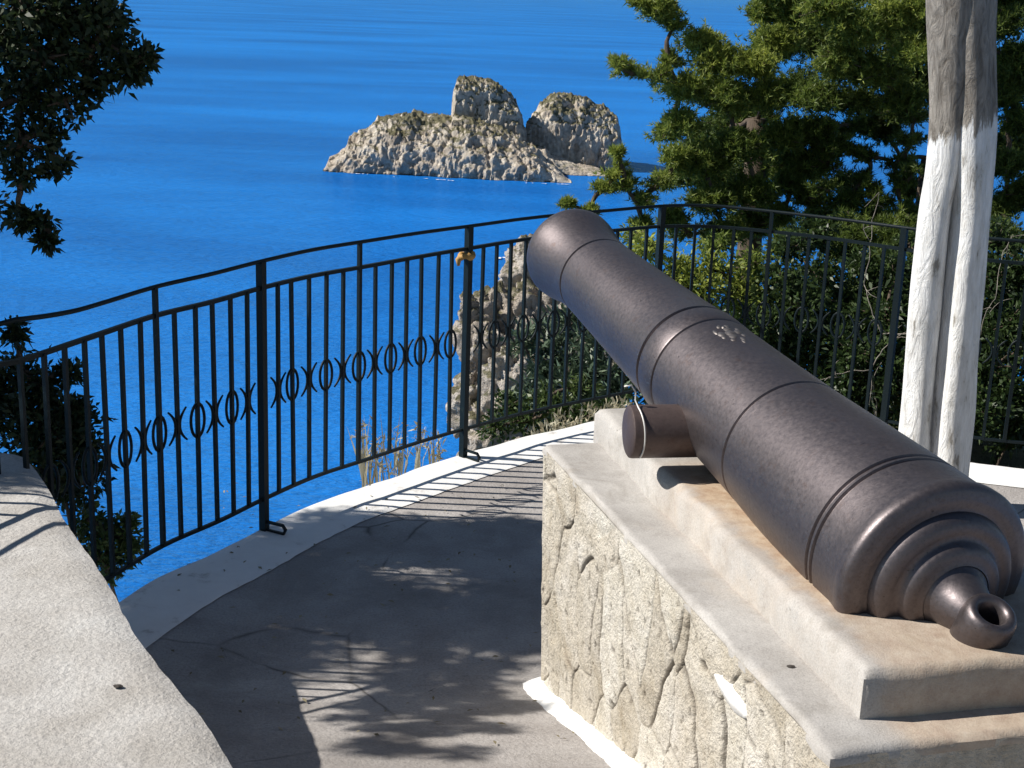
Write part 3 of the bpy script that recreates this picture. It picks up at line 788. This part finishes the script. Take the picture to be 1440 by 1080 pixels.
for q in ((0, 0, .016, .012, .006), (.022, .004, .010, .010, .005), (-.020, -.003, .011, .010, .0045), (.005, .021, .012, .009, .0045), (.002, -.021, .012, .008, .0045), (.040, .010, .009, .006, .004),
          (.042, -.008, .008, .006, .004), (.036, .0, .006, .005, .005), (-.038, .010, .012, .005, .003), (-.036, -.012, .010, .006, .003), (.020, .027, .012, .005, .0035), (.018, -.028, .012, .005, .0035), (-.016, .024, .010, .005, .003), (-.054, .004, .010, .004, .0025), (-.014, -.024, .009, .005, .003)):
    lump(q[0]*1.15, q[1]*1.15, q[2]*1.5, q[3]*1.5, q[4]*0.75)
cm = iron('worn_crest', (0.19, 0.172, 0.165), 0.46, 0.8)
cre = build(mb, 'crest', cm, gun, smooth=True); cre['label'] = 'worn pale crest in relief on the barrel top'

# wire tied on the left trunnion
mb = MB(); o_ = Vector((axp.x, axp.y, ZTR)) + nL*(reach - 0.014)
fwd = Gh
pts = [o_ + (fwd*math.sin(a) + Vector((0,0,1))*math.cos(a))*0.0705 for a in np.linspace(-0.3, -2.4, 14)]
pts = [o_ + Vector((0,0,0.115)) + nL*0.03, o_ + Vector((0,0,0.118)) + nL*0.012, o_ + Vector((0,0,0.10)), o_ + Vector((0,0,0.08))] + pts
mb.tube(pts, 0.0022, 6)
wi = build(mb, 'wire', mat('galvanised_wire', (0.62, 0.6, 0.57), 0.5, 0.3), None, smooth=True)
tag(wi, 'thin pale wire tied round the end of the left trunnion', 'wire')

# ------------------------------------------------------------------ foliage
def norm(a): return a / np.maximum(1e-9, np.linalg.norm(a, axis=1, keepdims=True))
def needle_tufts(C, Dv, n, L, W, spread, tint):
    """n narrow blades per tuft -> triangles"""
    k = len(C); C = np.repeat(C, n, 0); Dv = np.repeat(Dv, n, 0); T = np.repeat(tint, n)
    d = norm(Dv + spread * rng.normal(size=C.shape)); l = L * rng.uniform(0.6, 1.15, len(C))[:, None]
    side = norm(np.cross(d, rng.normal(size=C.shape))) * (W * 0.5)
    b = C + 0.15 * l * d
    V = np.stack([b - side, b + side, C + d * l + side*0.25], 1).reshape(-1, 3)
    F = np.arange(len(V)).reshape(-1, 3)
    T = np.clip(T + rng.normal(0, 0.13, len(T)), 0, 1)
    return V, F, np.repeat(T, 3)
def leaf_quads(C, Dv, L, W, tint, droop=0.0):
    d = norm(Dv); side = norm(np.cross(d, rng.normal(size=C.shape)))
    l = L * rng.uniform(0.6, 1.25, len(C))[:, None]; w_ = W * rng.uniform(0.7, 1.2, len(C))[:, None]
    up = np.cross(side, d)
    V = np.stack([C, C + d*l*0.45 + side*w_*0.5 + up*l*0.06, C + d*l + np.array([0, 0, -droop])*l, C + d*l*0.45 - side*w_*0.5 + up*l*0.06], 1).reshape(-1, 3)
    F = np.arange(len(V)).reshape(-1, 4)
    return V, F, np.repeat(np.clip(tint + rng.normal(0, 0.15, len(C)), 0, 1), 4)
def cloud(c, r, n, flat=0.8, shell=0.45):
    u = norm(rng.normal(size=(n, 3))); rad = rng.uniform(0, 1, n)[:, None] ** shell
    return np.array(c) + u * rad * np.array([r, r, r*flat]), u

def limb(mb, a, b, r_a, r_b, sag=0.12, n=7):
    a, b = Vector(a), Vector(b); L_ = (b-a).length
    j = Vector((random.uniform(-1,1), random.uniform(-1,1), random.uniform(-0.3,1))) * L_ * sag
    pts = [a.lerp(b, i/n) + j*math.sin(math.pi*i/n) + Vector((random.uniform(-1,1), random.uniform(-1,1), random.uniform(-1,1)))*L_*0.018*(0 < i < n) for i in range(n+1)]
    mb.tube(pts, [r_a + (r_b-r_a)*i/n for i in range(n+1)], 6)
    return pts

def needle_tree(name, label, cat, base, hub, clumps, material, per_r=1.0, L=0.10, W=0.011, n=8, group=None, extra=(), shoot=True):
    """clumps: (px, py, r_px, Y, tone) ; extra: (x, y, z, r, tone)"""
    root = thing(name, label, cat, base, group)
    tr = MB(); base, hub = Vector(base), Vector(hub)
    tr.tube([base + Vector((0,0,-0.4)), base.lerp(hub, 0.35) + Vector((0.06, 0.03, 0)), base.lerp(hub, 0.7) + Vector((-0.05, 0.02, 0)), hub], [0.14, 0.12, 0.095, 0.07], 10)
    VV, FF, TT = [], [], []; nb = 0
    cl = [(*aty(x, y, Y), r*Y/FPX, tone) for x, y, r, Y, tone in clumps] + list(extra)
    cl.sort(key=lambda q: (Vector(q[:3]) - hub).length); done = [base.lerp(hub, 0.6), base.lerp(hub, 0.8), hub]
    for cx, cy, cz, r, tone in cl:
        c = Vector((cx, cy, cz)); start = min(done, key=lambda q: (q - c).length); done.append(c)
        pts = limb(tr, start, c, 0.020, 0.009, 0.16)
        nsub = max(8, int(26 * per_r * min(1.6, (r/0.16)**1.2)))
        thin = r < 0.115; wide = 1.75 if thin else 1.0
        for s_ in range(nsub if not thin else 9):
            # twigs carrying the tufts
            u = norm(rng.normal(size=(1, 3)))[0]; u[2] = abs(u[2])*0.8 - 0.15
            e = np.array(c) + u * r * wide * rng.uniform(0.55, 1.05)
            st = np.array(pts[-2 if s_ % 2 else -1])
            limb(tr, st, e, 0.005, 0.002, 0.1, 4)
            kk = int(rng.integers(16, 26)) if not thin else int(rng.integers(9, 15))
            f = rng.uniform(0.15, 1.0, kk)[:, None]
            C = st + (e - st) * f + rng.normal(0, r*0.17, (kk, 3))
            Dv = norm(norm((C - np.array(c)) + 1e-4)*0.7 + np.array([0, 0, 0.55]) + 0.5*rng.normal(size=C.shape))
            v, f_, t_ = needle_tufts(C, Dv, n, L, W, 0.85, np.full(kk, tone + rng.normal(0, 0.08)))
            VV.append(v); FF.append(f_ + nb); TT.append(t_); nb += len(v)
    build(tr, 'trunk', M_bark, root, smooth=True)
    mesh_np('crown', np.concatenate(VV), np.concatenate(FF), material, root, attr=np.concatenate(TT))
    return root

def leafy(name, label, cat, base, clumps, material, L, W, dens, group=None, extra=(), stemname='stem', droop=0.2, upb=0.4, trunk_r=0.03, hub=None):
    root = thing(name, label, cat, base, group); tr = MB(); base = Vector(base)
    VV, FF, TT = [], [], []; nb = 0
    cl = [(*aty(x, y, Y), r*Y/FPX, tone) for x, y, r, Y, tone in clumps] + list(extra)
    hb = Vector(hub) if hub else base
    if hub: tr.tube([base, base.lerp(hb, 0.5) + Vector((0.05, 0, 0)), hb], [trunk_r*2.2, trunk_r*1.8, trunk_r*1.3], 9)
    cl.sort(key=lambda q: (Vector(q[:3]) - hb).length); done = [hb]
    for cx, cy, cz, r, tone in cl:
        c = Vector((cx, cy, cz)); limb(tr, min(done, key=lambda q: (q - c).length), c, trunk_r*0.45, trunk_r*0.2, 0.15); done.append(c)
        nt = max(8, int(dens * 3.2 * (r/0.15)**2.0))
        # sub-clusters of leaves on twigs, so that light passes between them
        sc, u = cloud((cx, cy, cz), r, nt, 0.85, 0.5)
        for a in range(nt):
            if a % 2 == 0: limb(tr, (cx, cy, cz), sc[a], trunk_r*0.2, 0.0025, 0.08, 3)
            kk = int(rng.integers(18, 30)); C = sc[a] + rng.normal(0, r*0.14 + 0.008, (kk, 3))
            Dv = norm(0.8*(C - np.array((cx, cy, cz)))/max(r, .01) + np.array([0, 0, upb]) + 0.8*rng.normal(size=C.shape))
            v, f_, t_ = leaf_quads(C, Dv, L, W, np.full(kk, tone + rng.normal(0, 0.1)), droop)
            VV.append(v); FF.append(f_ + nb); TT.append(t_); nb += len(v)
    build(tr, stemname, M_bark, root, smooth=True)
    mesh_np('crown' if stemname == 'trunk' else 'foliage', np.concatenate(VV), np.concatenate(FF), material, root, attr=np.concatenate(TT))
    return root

# tree overhanging at the left (its crown shades the terrace floor)
vis = [(30,15,55,4.9,.45),(90,20,50,5.0,.5),(140,40,45,5.0,.5),(60,80,55,4.9,.35),(120,85,48,5.0,.4),(175,75,34,5.0,.45),(205,85,17,5.0,.4),(150,25,30,5.1,.5),
       (40,140,45,4.9,.3),(90,140,36,4.9,.3),(30,200,36,4.8,.3),(70,190,24,4.9,.3),(80,235,18,4.9,.35),(35,250,24,4.8,.3),(25,300,22,4.8,.3),(60,315,16,4.8,.35),(68,338,9,4.8,.35),(130,120,22,5.0,.35),(185,100,16,5.0,.4),
       (-40,60,70,4.9,.3),(-40,180,60,4.9,.3),(-30,290,40,4.8,.3),(60,-50,60,5.0,.5),(140,-40,50,5.0,.5)]
shade = []
COT = -SUNV.x / SUNV.z
def shade_blob(X, Y, z, r): shade.append((X - COT*z, Y + SUNV.y/SUNV.z*z, z, r, 0.35))     # crown masses of the tree
for k in range(64):
    X_ = random.uniform(-1.15, 0.2); lo = 4.05 if X_ > -0.25 else 4.2
    y_ = random.uniform(lo, 5.1)
    shade_blob(X_, y_, random.uniform(1.75, 2.9), random.uniform(0.11, 0.20) if y_ > 4.4 else random.uniform(0.10, 0.14))
for k in range(20):
    shade_blob(random.uniform(-1.2, -0.6), random.uniform(3.72, 4.2), random.uniform(1.8, 2.5), random.uniform(0.10, 0.15))
for k in range(20):
    shade_blob(random.uniform(-1.15, -0.3), random.uniform(4.16, 4.55), random.uniform(1.8, 2.7), random.uniform(0.11, 0.15))
for k in range(13):
    shade_blob(random.uniform(-0.10, 0.14), random.uniform(3.1, 3.65), random.uniform(2.1, 2.7), random.uniform(0.04, 0.075))
for k in range(26):
    shade_blob(random.uniform(-0.36, 0.02), random.uniform(3.4, 4.1), random.uniform(2.0, 2.6), random.uniform(0.045, 0.08))
for k in range(8):
    shade_blob(random.uniform(-1.35, -0.9), random.uniform(4.45, 4.75), random.uniform(1.7, 2.4), random.uniform(0.10, 0.15))
leafy('evergreen_tree', 'dark evergreen tree overhanging the sea at the upper left', 'tree', (-2.9, 5.1, -2.0), vis, M_oak, 0.036, 0.019, 13, None, shade, 'trunk', 0.2, 0.3, 0.035, (-2.75, 5.0, 1.6))

# pines beyond the railing at the right
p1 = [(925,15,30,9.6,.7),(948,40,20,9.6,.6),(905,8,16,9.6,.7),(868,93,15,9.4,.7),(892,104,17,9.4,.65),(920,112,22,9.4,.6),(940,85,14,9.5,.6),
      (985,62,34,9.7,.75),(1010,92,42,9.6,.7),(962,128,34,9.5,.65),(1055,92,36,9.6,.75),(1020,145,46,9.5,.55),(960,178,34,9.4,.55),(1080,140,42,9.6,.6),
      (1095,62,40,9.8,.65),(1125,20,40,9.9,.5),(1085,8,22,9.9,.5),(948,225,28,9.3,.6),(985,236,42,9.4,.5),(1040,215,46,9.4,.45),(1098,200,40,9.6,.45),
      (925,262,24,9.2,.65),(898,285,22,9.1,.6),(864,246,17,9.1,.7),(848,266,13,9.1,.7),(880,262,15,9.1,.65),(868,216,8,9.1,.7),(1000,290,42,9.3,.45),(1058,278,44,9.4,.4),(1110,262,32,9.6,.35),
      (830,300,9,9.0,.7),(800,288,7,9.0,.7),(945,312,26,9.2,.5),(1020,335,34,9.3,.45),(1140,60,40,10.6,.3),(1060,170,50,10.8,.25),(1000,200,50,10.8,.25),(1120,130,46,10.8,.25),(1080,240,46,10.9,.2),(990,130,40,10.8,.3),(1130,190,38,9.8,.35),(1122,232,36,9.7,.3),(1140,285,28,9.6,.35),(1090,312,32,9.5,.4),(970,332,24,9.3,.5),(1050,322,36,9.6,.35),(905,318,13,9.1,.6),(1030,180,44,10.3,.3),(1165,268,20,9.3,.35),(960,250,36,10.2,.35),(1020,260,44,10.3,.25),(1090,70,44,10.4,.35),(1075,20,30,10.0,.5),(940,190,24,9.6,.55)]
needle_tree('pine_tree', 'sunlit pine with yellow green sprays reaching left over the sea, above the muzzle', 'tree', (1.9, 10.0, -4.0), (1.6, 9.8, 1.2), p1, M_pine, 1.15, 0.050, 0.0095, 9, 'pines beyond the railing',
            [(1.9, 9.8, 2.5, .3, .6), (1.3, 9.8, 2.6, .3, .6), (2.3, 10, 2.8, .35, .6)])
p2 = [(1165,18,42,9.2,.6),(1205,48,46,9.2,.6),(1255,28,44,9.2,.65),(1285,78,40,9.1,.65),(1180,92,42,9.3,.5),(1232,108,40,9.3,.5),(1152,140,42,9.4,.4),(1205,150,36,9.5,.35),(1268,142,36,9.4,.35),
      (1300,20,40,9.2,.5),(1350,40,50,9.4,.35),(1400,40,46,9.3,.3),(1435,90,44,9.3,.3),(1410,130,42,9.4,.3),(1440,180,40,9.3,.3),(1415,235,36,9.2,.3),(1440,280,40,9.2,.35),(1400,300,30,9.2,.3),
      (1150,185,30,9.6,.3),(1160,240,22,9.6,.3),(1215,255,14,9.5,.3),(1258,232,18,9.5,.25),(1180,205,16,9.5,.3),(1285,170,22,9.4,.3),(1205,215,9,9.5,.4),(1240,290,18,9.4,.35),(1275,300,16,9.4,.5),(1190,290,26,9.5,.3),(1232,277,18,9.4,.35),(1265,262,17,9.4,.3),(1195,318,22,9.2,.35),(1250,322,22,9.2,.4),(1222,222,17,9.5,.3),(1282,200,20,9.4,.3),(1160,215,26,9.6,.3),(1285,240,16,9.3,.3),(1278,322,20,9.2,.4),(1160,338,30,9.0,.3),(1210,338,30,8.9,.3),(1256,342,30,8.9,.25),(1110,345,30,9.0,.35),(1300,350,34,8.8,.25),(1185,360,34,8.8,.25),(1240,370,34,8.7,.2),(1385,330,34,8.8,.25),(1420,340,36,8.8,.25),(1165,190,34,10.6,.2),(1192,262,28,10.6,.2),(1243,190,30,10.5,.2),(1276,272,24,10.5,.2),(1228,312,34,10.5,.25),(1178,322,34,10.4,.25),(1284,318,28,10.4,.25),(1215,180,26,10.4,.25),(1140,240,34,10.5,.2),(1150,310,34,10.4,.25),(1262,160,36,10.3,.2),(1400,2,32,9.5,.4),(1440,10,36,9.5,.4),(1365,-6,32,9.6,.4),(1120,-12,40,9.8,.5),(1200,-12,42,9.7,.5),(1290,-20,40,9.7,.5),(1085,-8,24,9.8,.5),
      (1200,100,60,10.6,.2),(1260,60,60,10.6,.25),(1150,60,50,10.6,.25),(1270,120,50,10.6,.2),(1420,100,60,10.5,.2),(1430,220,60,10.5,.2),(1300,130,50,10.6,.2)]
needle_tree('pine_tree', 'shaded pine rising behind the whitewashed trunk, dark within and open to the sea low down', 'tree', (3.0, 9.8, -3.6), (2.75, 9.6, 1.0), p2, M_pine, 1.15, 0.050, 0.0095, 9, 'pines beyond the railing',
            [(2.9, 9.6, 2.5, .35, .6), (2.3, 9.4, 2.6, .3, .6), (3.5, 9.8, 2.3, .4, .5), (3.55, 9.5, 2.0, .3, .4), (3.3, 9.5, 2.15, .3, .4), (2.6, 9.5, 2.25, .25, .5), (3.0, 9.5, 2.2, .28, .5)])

# shrubs along the outside of the railing, right half
def shrub_row(specs, **kw):
    for label, base, cl, mt, L_, W_, dens in specs:
        leafy('shrub', label, 'shrub', base, cl, mt, L_, W_, dens, 'shrubs beyond the railing', **kw)
shrub_row([
 ('yellow green shrub behind the railing just right of the muzzle', (1.1, 7.9, -1.6),
  [(915,350,26,7.9,.8),(950,385,34,7.9,.85),(985,410,30,7.8,.8),(930,400,26,7.8,.7),(1010,380,30,8.0,.7),(1040,420,34,7.9,.75),(1000,350,24,8.2,.5),(890,330,16,8.2,.7),(1060,370,26,8.1,.5)], M_pine, 0.05, 0.014, 15),
 ('dark green shrub behind the railing above the middle of the barrel', (1.6, 7.7, -1.6),
  [(1090,400,34,7.9,.45),(1120,440,40,7.8,.4),(1075,450,36,7.8,.5),(1150,390,32,8.1,.35),(1160,470,40,7.8,.3),(1120,500,40,7.8,.3),(1110,350,26,8.3,.4),(1190,430,34,8.0,.3),(1060,500,36,7.9,.3),(1130,420,50,8.5,.25),(1090,480,50,8.5,.25),(1150,330,30,8.6,.3),(1050,450,46,8.5,.3),(1160,520,46,8.3,.2)], M_shrub, 0.05, 0.02, 12),
 ('deep shaded shrub behind the railing left of the whitewashed trunk', (2.1, 7.5, -1.6),
  [(1200,500,42,7.6,.3),(1240,450,40,7.8,.3),(1250,540,44,7.5,.25),(1210,380,30,8.1,.35),(1260,390,32,8.0,.3),(1290,480,40,7.7,.25),(1300,560,40,7.5,.25),(1180,550,40,7.6,.25),(1280,345,22,8.2,.55),(1330,430,40,7.8,.3),(1230,410,52,8.5,.2),(1280,440,52,8.5,.2),(1200,460,50,8.4,.2),(1250,500,52,8.3,.2),(1320,500,52,8.2,.2),(1220,560,50,8.0,.2),(1300,590,44,7.7,.25)], M_shrub, 0.05, 0.02, 12),
 ('dark shrub behind the railing right of the whitewashed trunk', (2.75, 7.3, -1.5),
  [(1390,400,40,7.7,.3),(1420,460,42,7.5,.25),(1390,520,42,7.4,.25),(1430,560,40,7.3,.25),(1380,580,36,7.2,.3),(1440,380,40,7.7,.3),(1350,520,40,7.5,.25),(1470,480,40,7.4,.25),(1400,340,34,7.9,.3),(1400,420,54,8.3,.2),(1440,480,54,8.2,.2),(1380,480,54,8.2,.2),(1430,600,44,7.3,.25),(1350,580,46,7.6,.2),(1440,420,54,8.4,.2),(1400,560,50,7.9,.2)], M_shrub, 0.05, 0.02, 12),
])
# glossy shrubs on the slope under the muzzle
shrub_row([
 ('glossy grey green shrub with long leaves on the slope under the muzzle', (0.35, 8.6, -2.4),
  [(735,480,26,8.6,.6),(770,470,28,8.6,.6),(800,460,26,8.5,.6),(830,490,30,8.4,.55),(760,520,32,8.5,.5),(800,530,34,8.4,.45),(850,530,34,8.3,.45),(745,560,28,8.4,.5),(880,560,34,8.2,.4),(820,575,30,8.2,.4)], M_lance, 0.095, 0.022, 6),
 ('bright green bush in front of the rock, below the muzzle', (0.1, 8.0, -2.0),
  [(715,575,26,8.0,.5),(745,592,26,7.9,.5),(785,580,28,7.9,.6),(700,600,20,7.8,.5),(770,560,22,8.0,.7),(840,585,28,7.8,.45),(880,590,30,7.7,.4),(815,545,20,8.0,.75)], M_shrub, 0.045, 0.02, 11),
], droop=0.1)
# bushes outside the railing at the left
shrub_row([
 ('dark tall bush against the railing at the far left, over the parapet end', (-1.75, 4.75, -1.2),
  [(30,520,34,4.75,.3),(60,545,34,4.75,.35),(35,580,40,4.7,.25),(85,570,34,4.75,.4),(70,610,40,4.7,.3),(110,600,30,4.75,.45),(100,640,36,4.7,.3),(60,660,40,4.7,.25),(125,630,18,4.75,.5),(120,680,28,4.7,.25),(95,525,14,4.8,.5),(20,470,14,4.8,.2),(-20,560,60,4.75,.2),(80,600,44,4.8,.25),(40,620,50,4.8,.2),(115,655,30,4.75,.3),(90,690,34,4.75,.25),(15,550,44,4.8,.2),(105,580,18,4.75,.5)], M_oak, 0.04, 0.016, 13),
 ('low olive bush outside the railing, lower of the two at the far left', (-1.45, 4.75, -1.3),
  [(120,730,26,4.75,.6),(150,750,28,4.75,.65),(175,735,16,4.8,.75),(140,785,28,4.7,.5),(180,770,18,4.75,.7),(110,770,28,4.7,.4),(160,775,26,4.75,.5),(135,755,30,4.8,.4),(172,755,16,4.75,.7),(150,800,24,4.7,.4)], M_shrub, 0.034, 0.014, 13),
])

# dry stalks standing at the kerb between the two middle posts
def dry_clump(label, spots):
    root = thing('dry_grass', label, 'grass clump', (*spots[0][:2], -0.5), 'dry grass outside the kerb')
    VV, FF, TT = [], [], []; nb = 0
    for x, y, z0, z1, n_, sp in spots:
        C = np.stack([x + rng.normal(0, sp, n_), y + rng.normal(0, sp, n_), np.full(n_, z0)], 1)
        Dv = np.tile([0, 0, 1.0], (n_, 1)) + 0.12*rng.normal(size=(n_, 3))
        v, f_, t_ = leaf_quads(C, Dv, z1 - z0, 0.012, rng.uniform(0.2, 1, n_), 0.05)
        VV.append(v); FF.append(f_ + nb); TT.append(t_); nb += len(v)
        Ct = C + norm(Dv) * (z1 - z0) * rng.uniform(0.5, 1.0, n_)[:, None]
        Ct = np.repeat(Ct, 4, 0) + rng.normal(0, 0.012, (n_*4, 3))
        v, f_, t_ = leaf_quads(Ct, norm(rng.normal(size=Ct.shape) + [0, 0, .8]), 0.05, 0.012, rng.uniform(0.3, 1, len(Ct)), 0.1)
        VV.append(v); FF.append(f_ + nb); TT.append(t_); nb += len(v)
    mesh_np('blades', np.concatenate(VV), np.concatenate(FF), M_dry, root, attr=np.concatenate(TT))
def sp(px, py, Y, top, n_, s_=0.02):
    a = aty(px, py, Y); b = aty(px, top, Y); return (a.x, a.y, a.z, b.z, n_, s_)
dry_clump('pale dry stalks outside the kerb near the middle of the railing', [sp(516,700,6.0,598,16,.018), sp(536,700,6.05,640,10,.02), sp(560,690,6.1,592,9,.015), sp(585,690,6.2,600,8,.015), sp(608,680,6.25,610,7,.015)])
dry_clump('dry straw tuft outside the kerb right of the ochre clamp post', [sp(800,640,6.75,585,26,.04), sp(835,630,6.8,575,26,.045), sp(770,640,6.6,600,18,.04), sp(870,610,6.95,565,18,.04)])

# bare twigs hanging in the shaded shrubs at the right
mb = MB(); rt = Vector((2.05, 7.45, -0.5)); hubs = [rt]
for (x, y, Y, r_) in ((1225,520,7.3,.007),(1160,535,7.2,.0045),(1262,470,7.2,.0045),(1240,470,7.25,.005),(1215,400,7.35,.004),(1226,310,7.4,.0035),(1236,270,7.4,.0025),(1380,470,7.1,.005),(1400,420,7.1,.003),(1425,330,7.15,.0028)):
    c = aty(x, y, Y); a_ = min(hubs, key=lambda q: (q - c).length); limb(mb, a_, c, r_*0.75, r_*0.5, 0.16, 8); hubs.append(c)
    for q in range(2): limb(mb, c.lerp(a_, random.uniform(0, .5)), c.lerp(a_, random.uniform(0, .3)) + Vector((random.uniform(-.1, .1), random.uniform(-.05, .05), random.uniform(-.06, .1))), r_*0.5, 0.0012, 0.15, 5)
db = build(mb, 'dead_branch', M_twig, None, smooth=True)
tag(db, 'bare grey dead branch with thin twigs caught in the dark shrubs behind the railing', 'branch')

# ------------------------------------------------------------------ whitewashed forked trunk inside the railing
TY = 5.55
M_painted = bark('whitewashed_bark', (0.10, 0.085, 0.07), (0.27, 0.245, 0.215), None)
def stem_pts(pxs): return [aty(x, y, TY + dy) for x, y, dy in pxs]
tb = onz(1318, 735, 0)
wt = thing('whitewashed_tree', 'forked tree trunk painted white to head height, standing inside the railing at the right', 'tree', (tb.x, tb.y, 0))
def lumpy(mb, pts, rads, n=20, seed=0, sq=0.12):
    k = len(pts); vs = []
    for i, p in enumerate(pts):
        t = (Vector(pts[min(i+1,k-1)]) - Vector(pts[max(i-1,0)])).normalized(); x = t.cross(Vector((0,1,0))).normalized(); y = t.cross(x)
        for j in range(n):
            a = 2*math.pi*j/n
            rr = rads[i]*(1 + sq*math.cos(3*a + seed) * 0.5 + 0.12*noise.noise(Vector((math.cos(a)*1.3+seed, math.sin(a)*1.3, i*0.13))))
            vs.append(Vector(p) + rr*(math.cos(a)*x + math.sin(a)*y))
    fs = [(i*n+j, (i+1)*n+j, (i+1)*n+(j+1) % n, i*n+(j+1) % n) for i in range(k-1) for j in range(n)]
    fs += [tuple(range(n)), tuple((k-1)*n + j for j in range(n-1, -1, -1))]
    mb.add(vs, fs)
def resample(pts, n):
    P_ = catmull(pts, 0.01); return [P_[int(i*(len(P_)-1)/(n-1))] for i in range(n)]
L1 = resample(stem_pts([(1277,740,0),(1285,640,0),(1298,480,0),(1314,310,0),(1327,235,0),(1335,160,0),(1338,80,0),(1341,-20,0),(1350,-250,0)]), 60)
L2 = resample(stem_pts([(1322,745,-.02),(1333,650,-.02),(1348,480,-.02),(1364,300,-.02),(1368,200,-.02),(1366,100,0),(1364,-20,0.01),(1372,-250,0.02)]), 60)
def rad_at(pts, tab):
    zs = [p.z for p in pts]; return [float(np.interp(z, tab[0], tab[1])) for z in zs]
r1 = rad_at(L1, ([0, 0.3, 0.8, 1.3, 1.7, 2.0, 2.6], [0.078, 0.066, 0.062, 0.062, 0.078, 0.094, 0.095]))
r2 = rad_at(L2, ([0, 0.3, 0.8, 1.3, 1.7, 2.0, 2.6], [0.092, 0.082, 0.075, 0.078, 0.088, 0.095, 0.095]))
def split_paint(pts, rads, zc): 
    i = min(range(len(pts)), key=lambda q: abs(pts[q].z - zc)); return i
def trunk_mat(name, zline):
    m = bark(name, (0.10, 0.085, 0.07), (0.27, 0.245, 0.215)); t = NT(m)
    old = t.b.inputs['Base Color'].links[0].from_socket
    sep = t.n('SeparateXYZ'); t.l(t.coord(), sep.inputs[0])
    z = t.math('ADD', sep.outputs[2], t.math('MULTIPLY', t.math('SUBTRACT', t.noise(1, 5, 0.65, t.coord((34, 34, 5))), 0.5), 0.26))
    f = t.ramp(t.math('ADD', t.math('SUBTRACT', zline, z), 0.5), [(0.49, 0.0), (0.51, 1.0)])
    wear = t.ramp(t.noise(1, 6, 0.72, t.coord((24, 24, 6))), [(0.33, (0.30, 0.28, 0.25)), (0.41, (0.66, 0.65, 0.63)), (0.6, (0.82, 0.82, 0.82))])
    t.color(t.mix(f, old, wear)); return m
zl1 = aty(1315, 196, TY).z; zl2 = aty(1368, 172, TY).z
mb = MB(); lumpy(mb, L1, r1, 22, 1.0); a1 = build(mb, 'trunk', trunk_mat('whitewashed_bark_thin_stem', zl1), wt, smooth=True); a1['label'] = 'thinner left stem, painted lower down'
mb = MB(); lumpy(mb, L2, r2, 22, 2.2, 0.3); a2 = build(mb, 'trunk', trunk_mat('whitewashed_bark_thick_stem', zl2), wt, smooth=True); a2['label'] = 'thicker right stem'
# crown, above the picture
VV, FF, TT = [], [], []; nb = 0; br = MB()
for k in range(26):
    c = Vector((tb.x + random.uniform(-0.2, 1.5), tb.y + random.uniform(-0.4, 1.0), random.uniform(3.3, 4.6)))
    limb(br, L2[-1] if k % 2 else L1[-1], c, 0.03, 0.01)
    sc, u = cloud(c, 0.32, 16, 0.8, 0.5)
    v, f_, t_ = needle_tufts(sc, norm(u + [0, 0, .6]), 8, 0.09, 0.011, 0.6, np.full(16, 0.5)); VV.append(v); FF.append(f_+nb); TT.append(t_); nb += len(v)
build(br, 'branch', M_bark, wt, smooth=True)
mesh_np('crown', np.concatenate(VV), np.concatenate(FF), M_pine, wt, attr=np.concatenate(TT))

# ------------------------------------------------------------------ little things lying about
def stone(name, label, cat, px, py, z, s_, material, flat=0.4):
    c = onz(px, py, z); me = bpy.data.meshes.new(name); bm = bmesh.new(); bmesh.ops.create_icosphere(bm, subdivisions=2, radius=1)
    for v in bm.verts:
        k = 1 + 0.35*noise.noise(v.co*1.7 + Vector((px, py, 0)))
        v.co = Vector((v.co.x*s_*k*1.5, v.co.y*s_*k, v.co.z*s_*flat*k + s_*flat*0.7))
    bm.to_mesh(me); bm.free(); me.materials.append(material)
    o = link(name, me); o.location = c; return tag(o, label, cat)
M_peb = mat('dark_pebble', (0.05, 0.042, 0.036), 0.9)
stone('pebble', 'small dark pebble on the sunlit parapet', 'pebble', 166, 966, pz + 0.001, 0.0065, M_peb)
stone('pebble', 'small dark pebble on the pedestal slab', 'pebble', 1112, 938, ZSL + 0.001, 0.0055, M_peb)

litter = []
for k in range(150):
    x = random.uniform(-1.15, 0.25); y = random.uniform(3.2, 5.6)
    litter.append((x, y))
C = np.array([(x, y, 0.009 + ramp_z(y)) for x, y in litter]); Dv = norm(np.stack([rng.normal(size=len(C)), rng.normal(size=len(C)), 0.08*rng.normal(size=len(C))], 1))
side = norm(np.cross(Dv, np.array([0, 0, 1.0]) + 0.25*rng.normal(size=C.shape))); l_ = rng.uniform(0.012, 0.028, len(C))[:, None]
V = np.stack([C, C + Dv*l_*0.5 + side*l_*0.22 + [0, 0, .003], C + Dv*l_ + [0, 0, .002], C + Dv*l_*0.5 - side*l_*0.22 + [0, 0, .003]], 1).reshape(-1, 3)
lit = mesh_np('leaf_litter', V, np.arange(len(V)).reshape(-1, 4), M_dry, attr=np.repeat(rng.uniform(0, .5, len(C)), 4)); lit['kind'] = 'stuff'
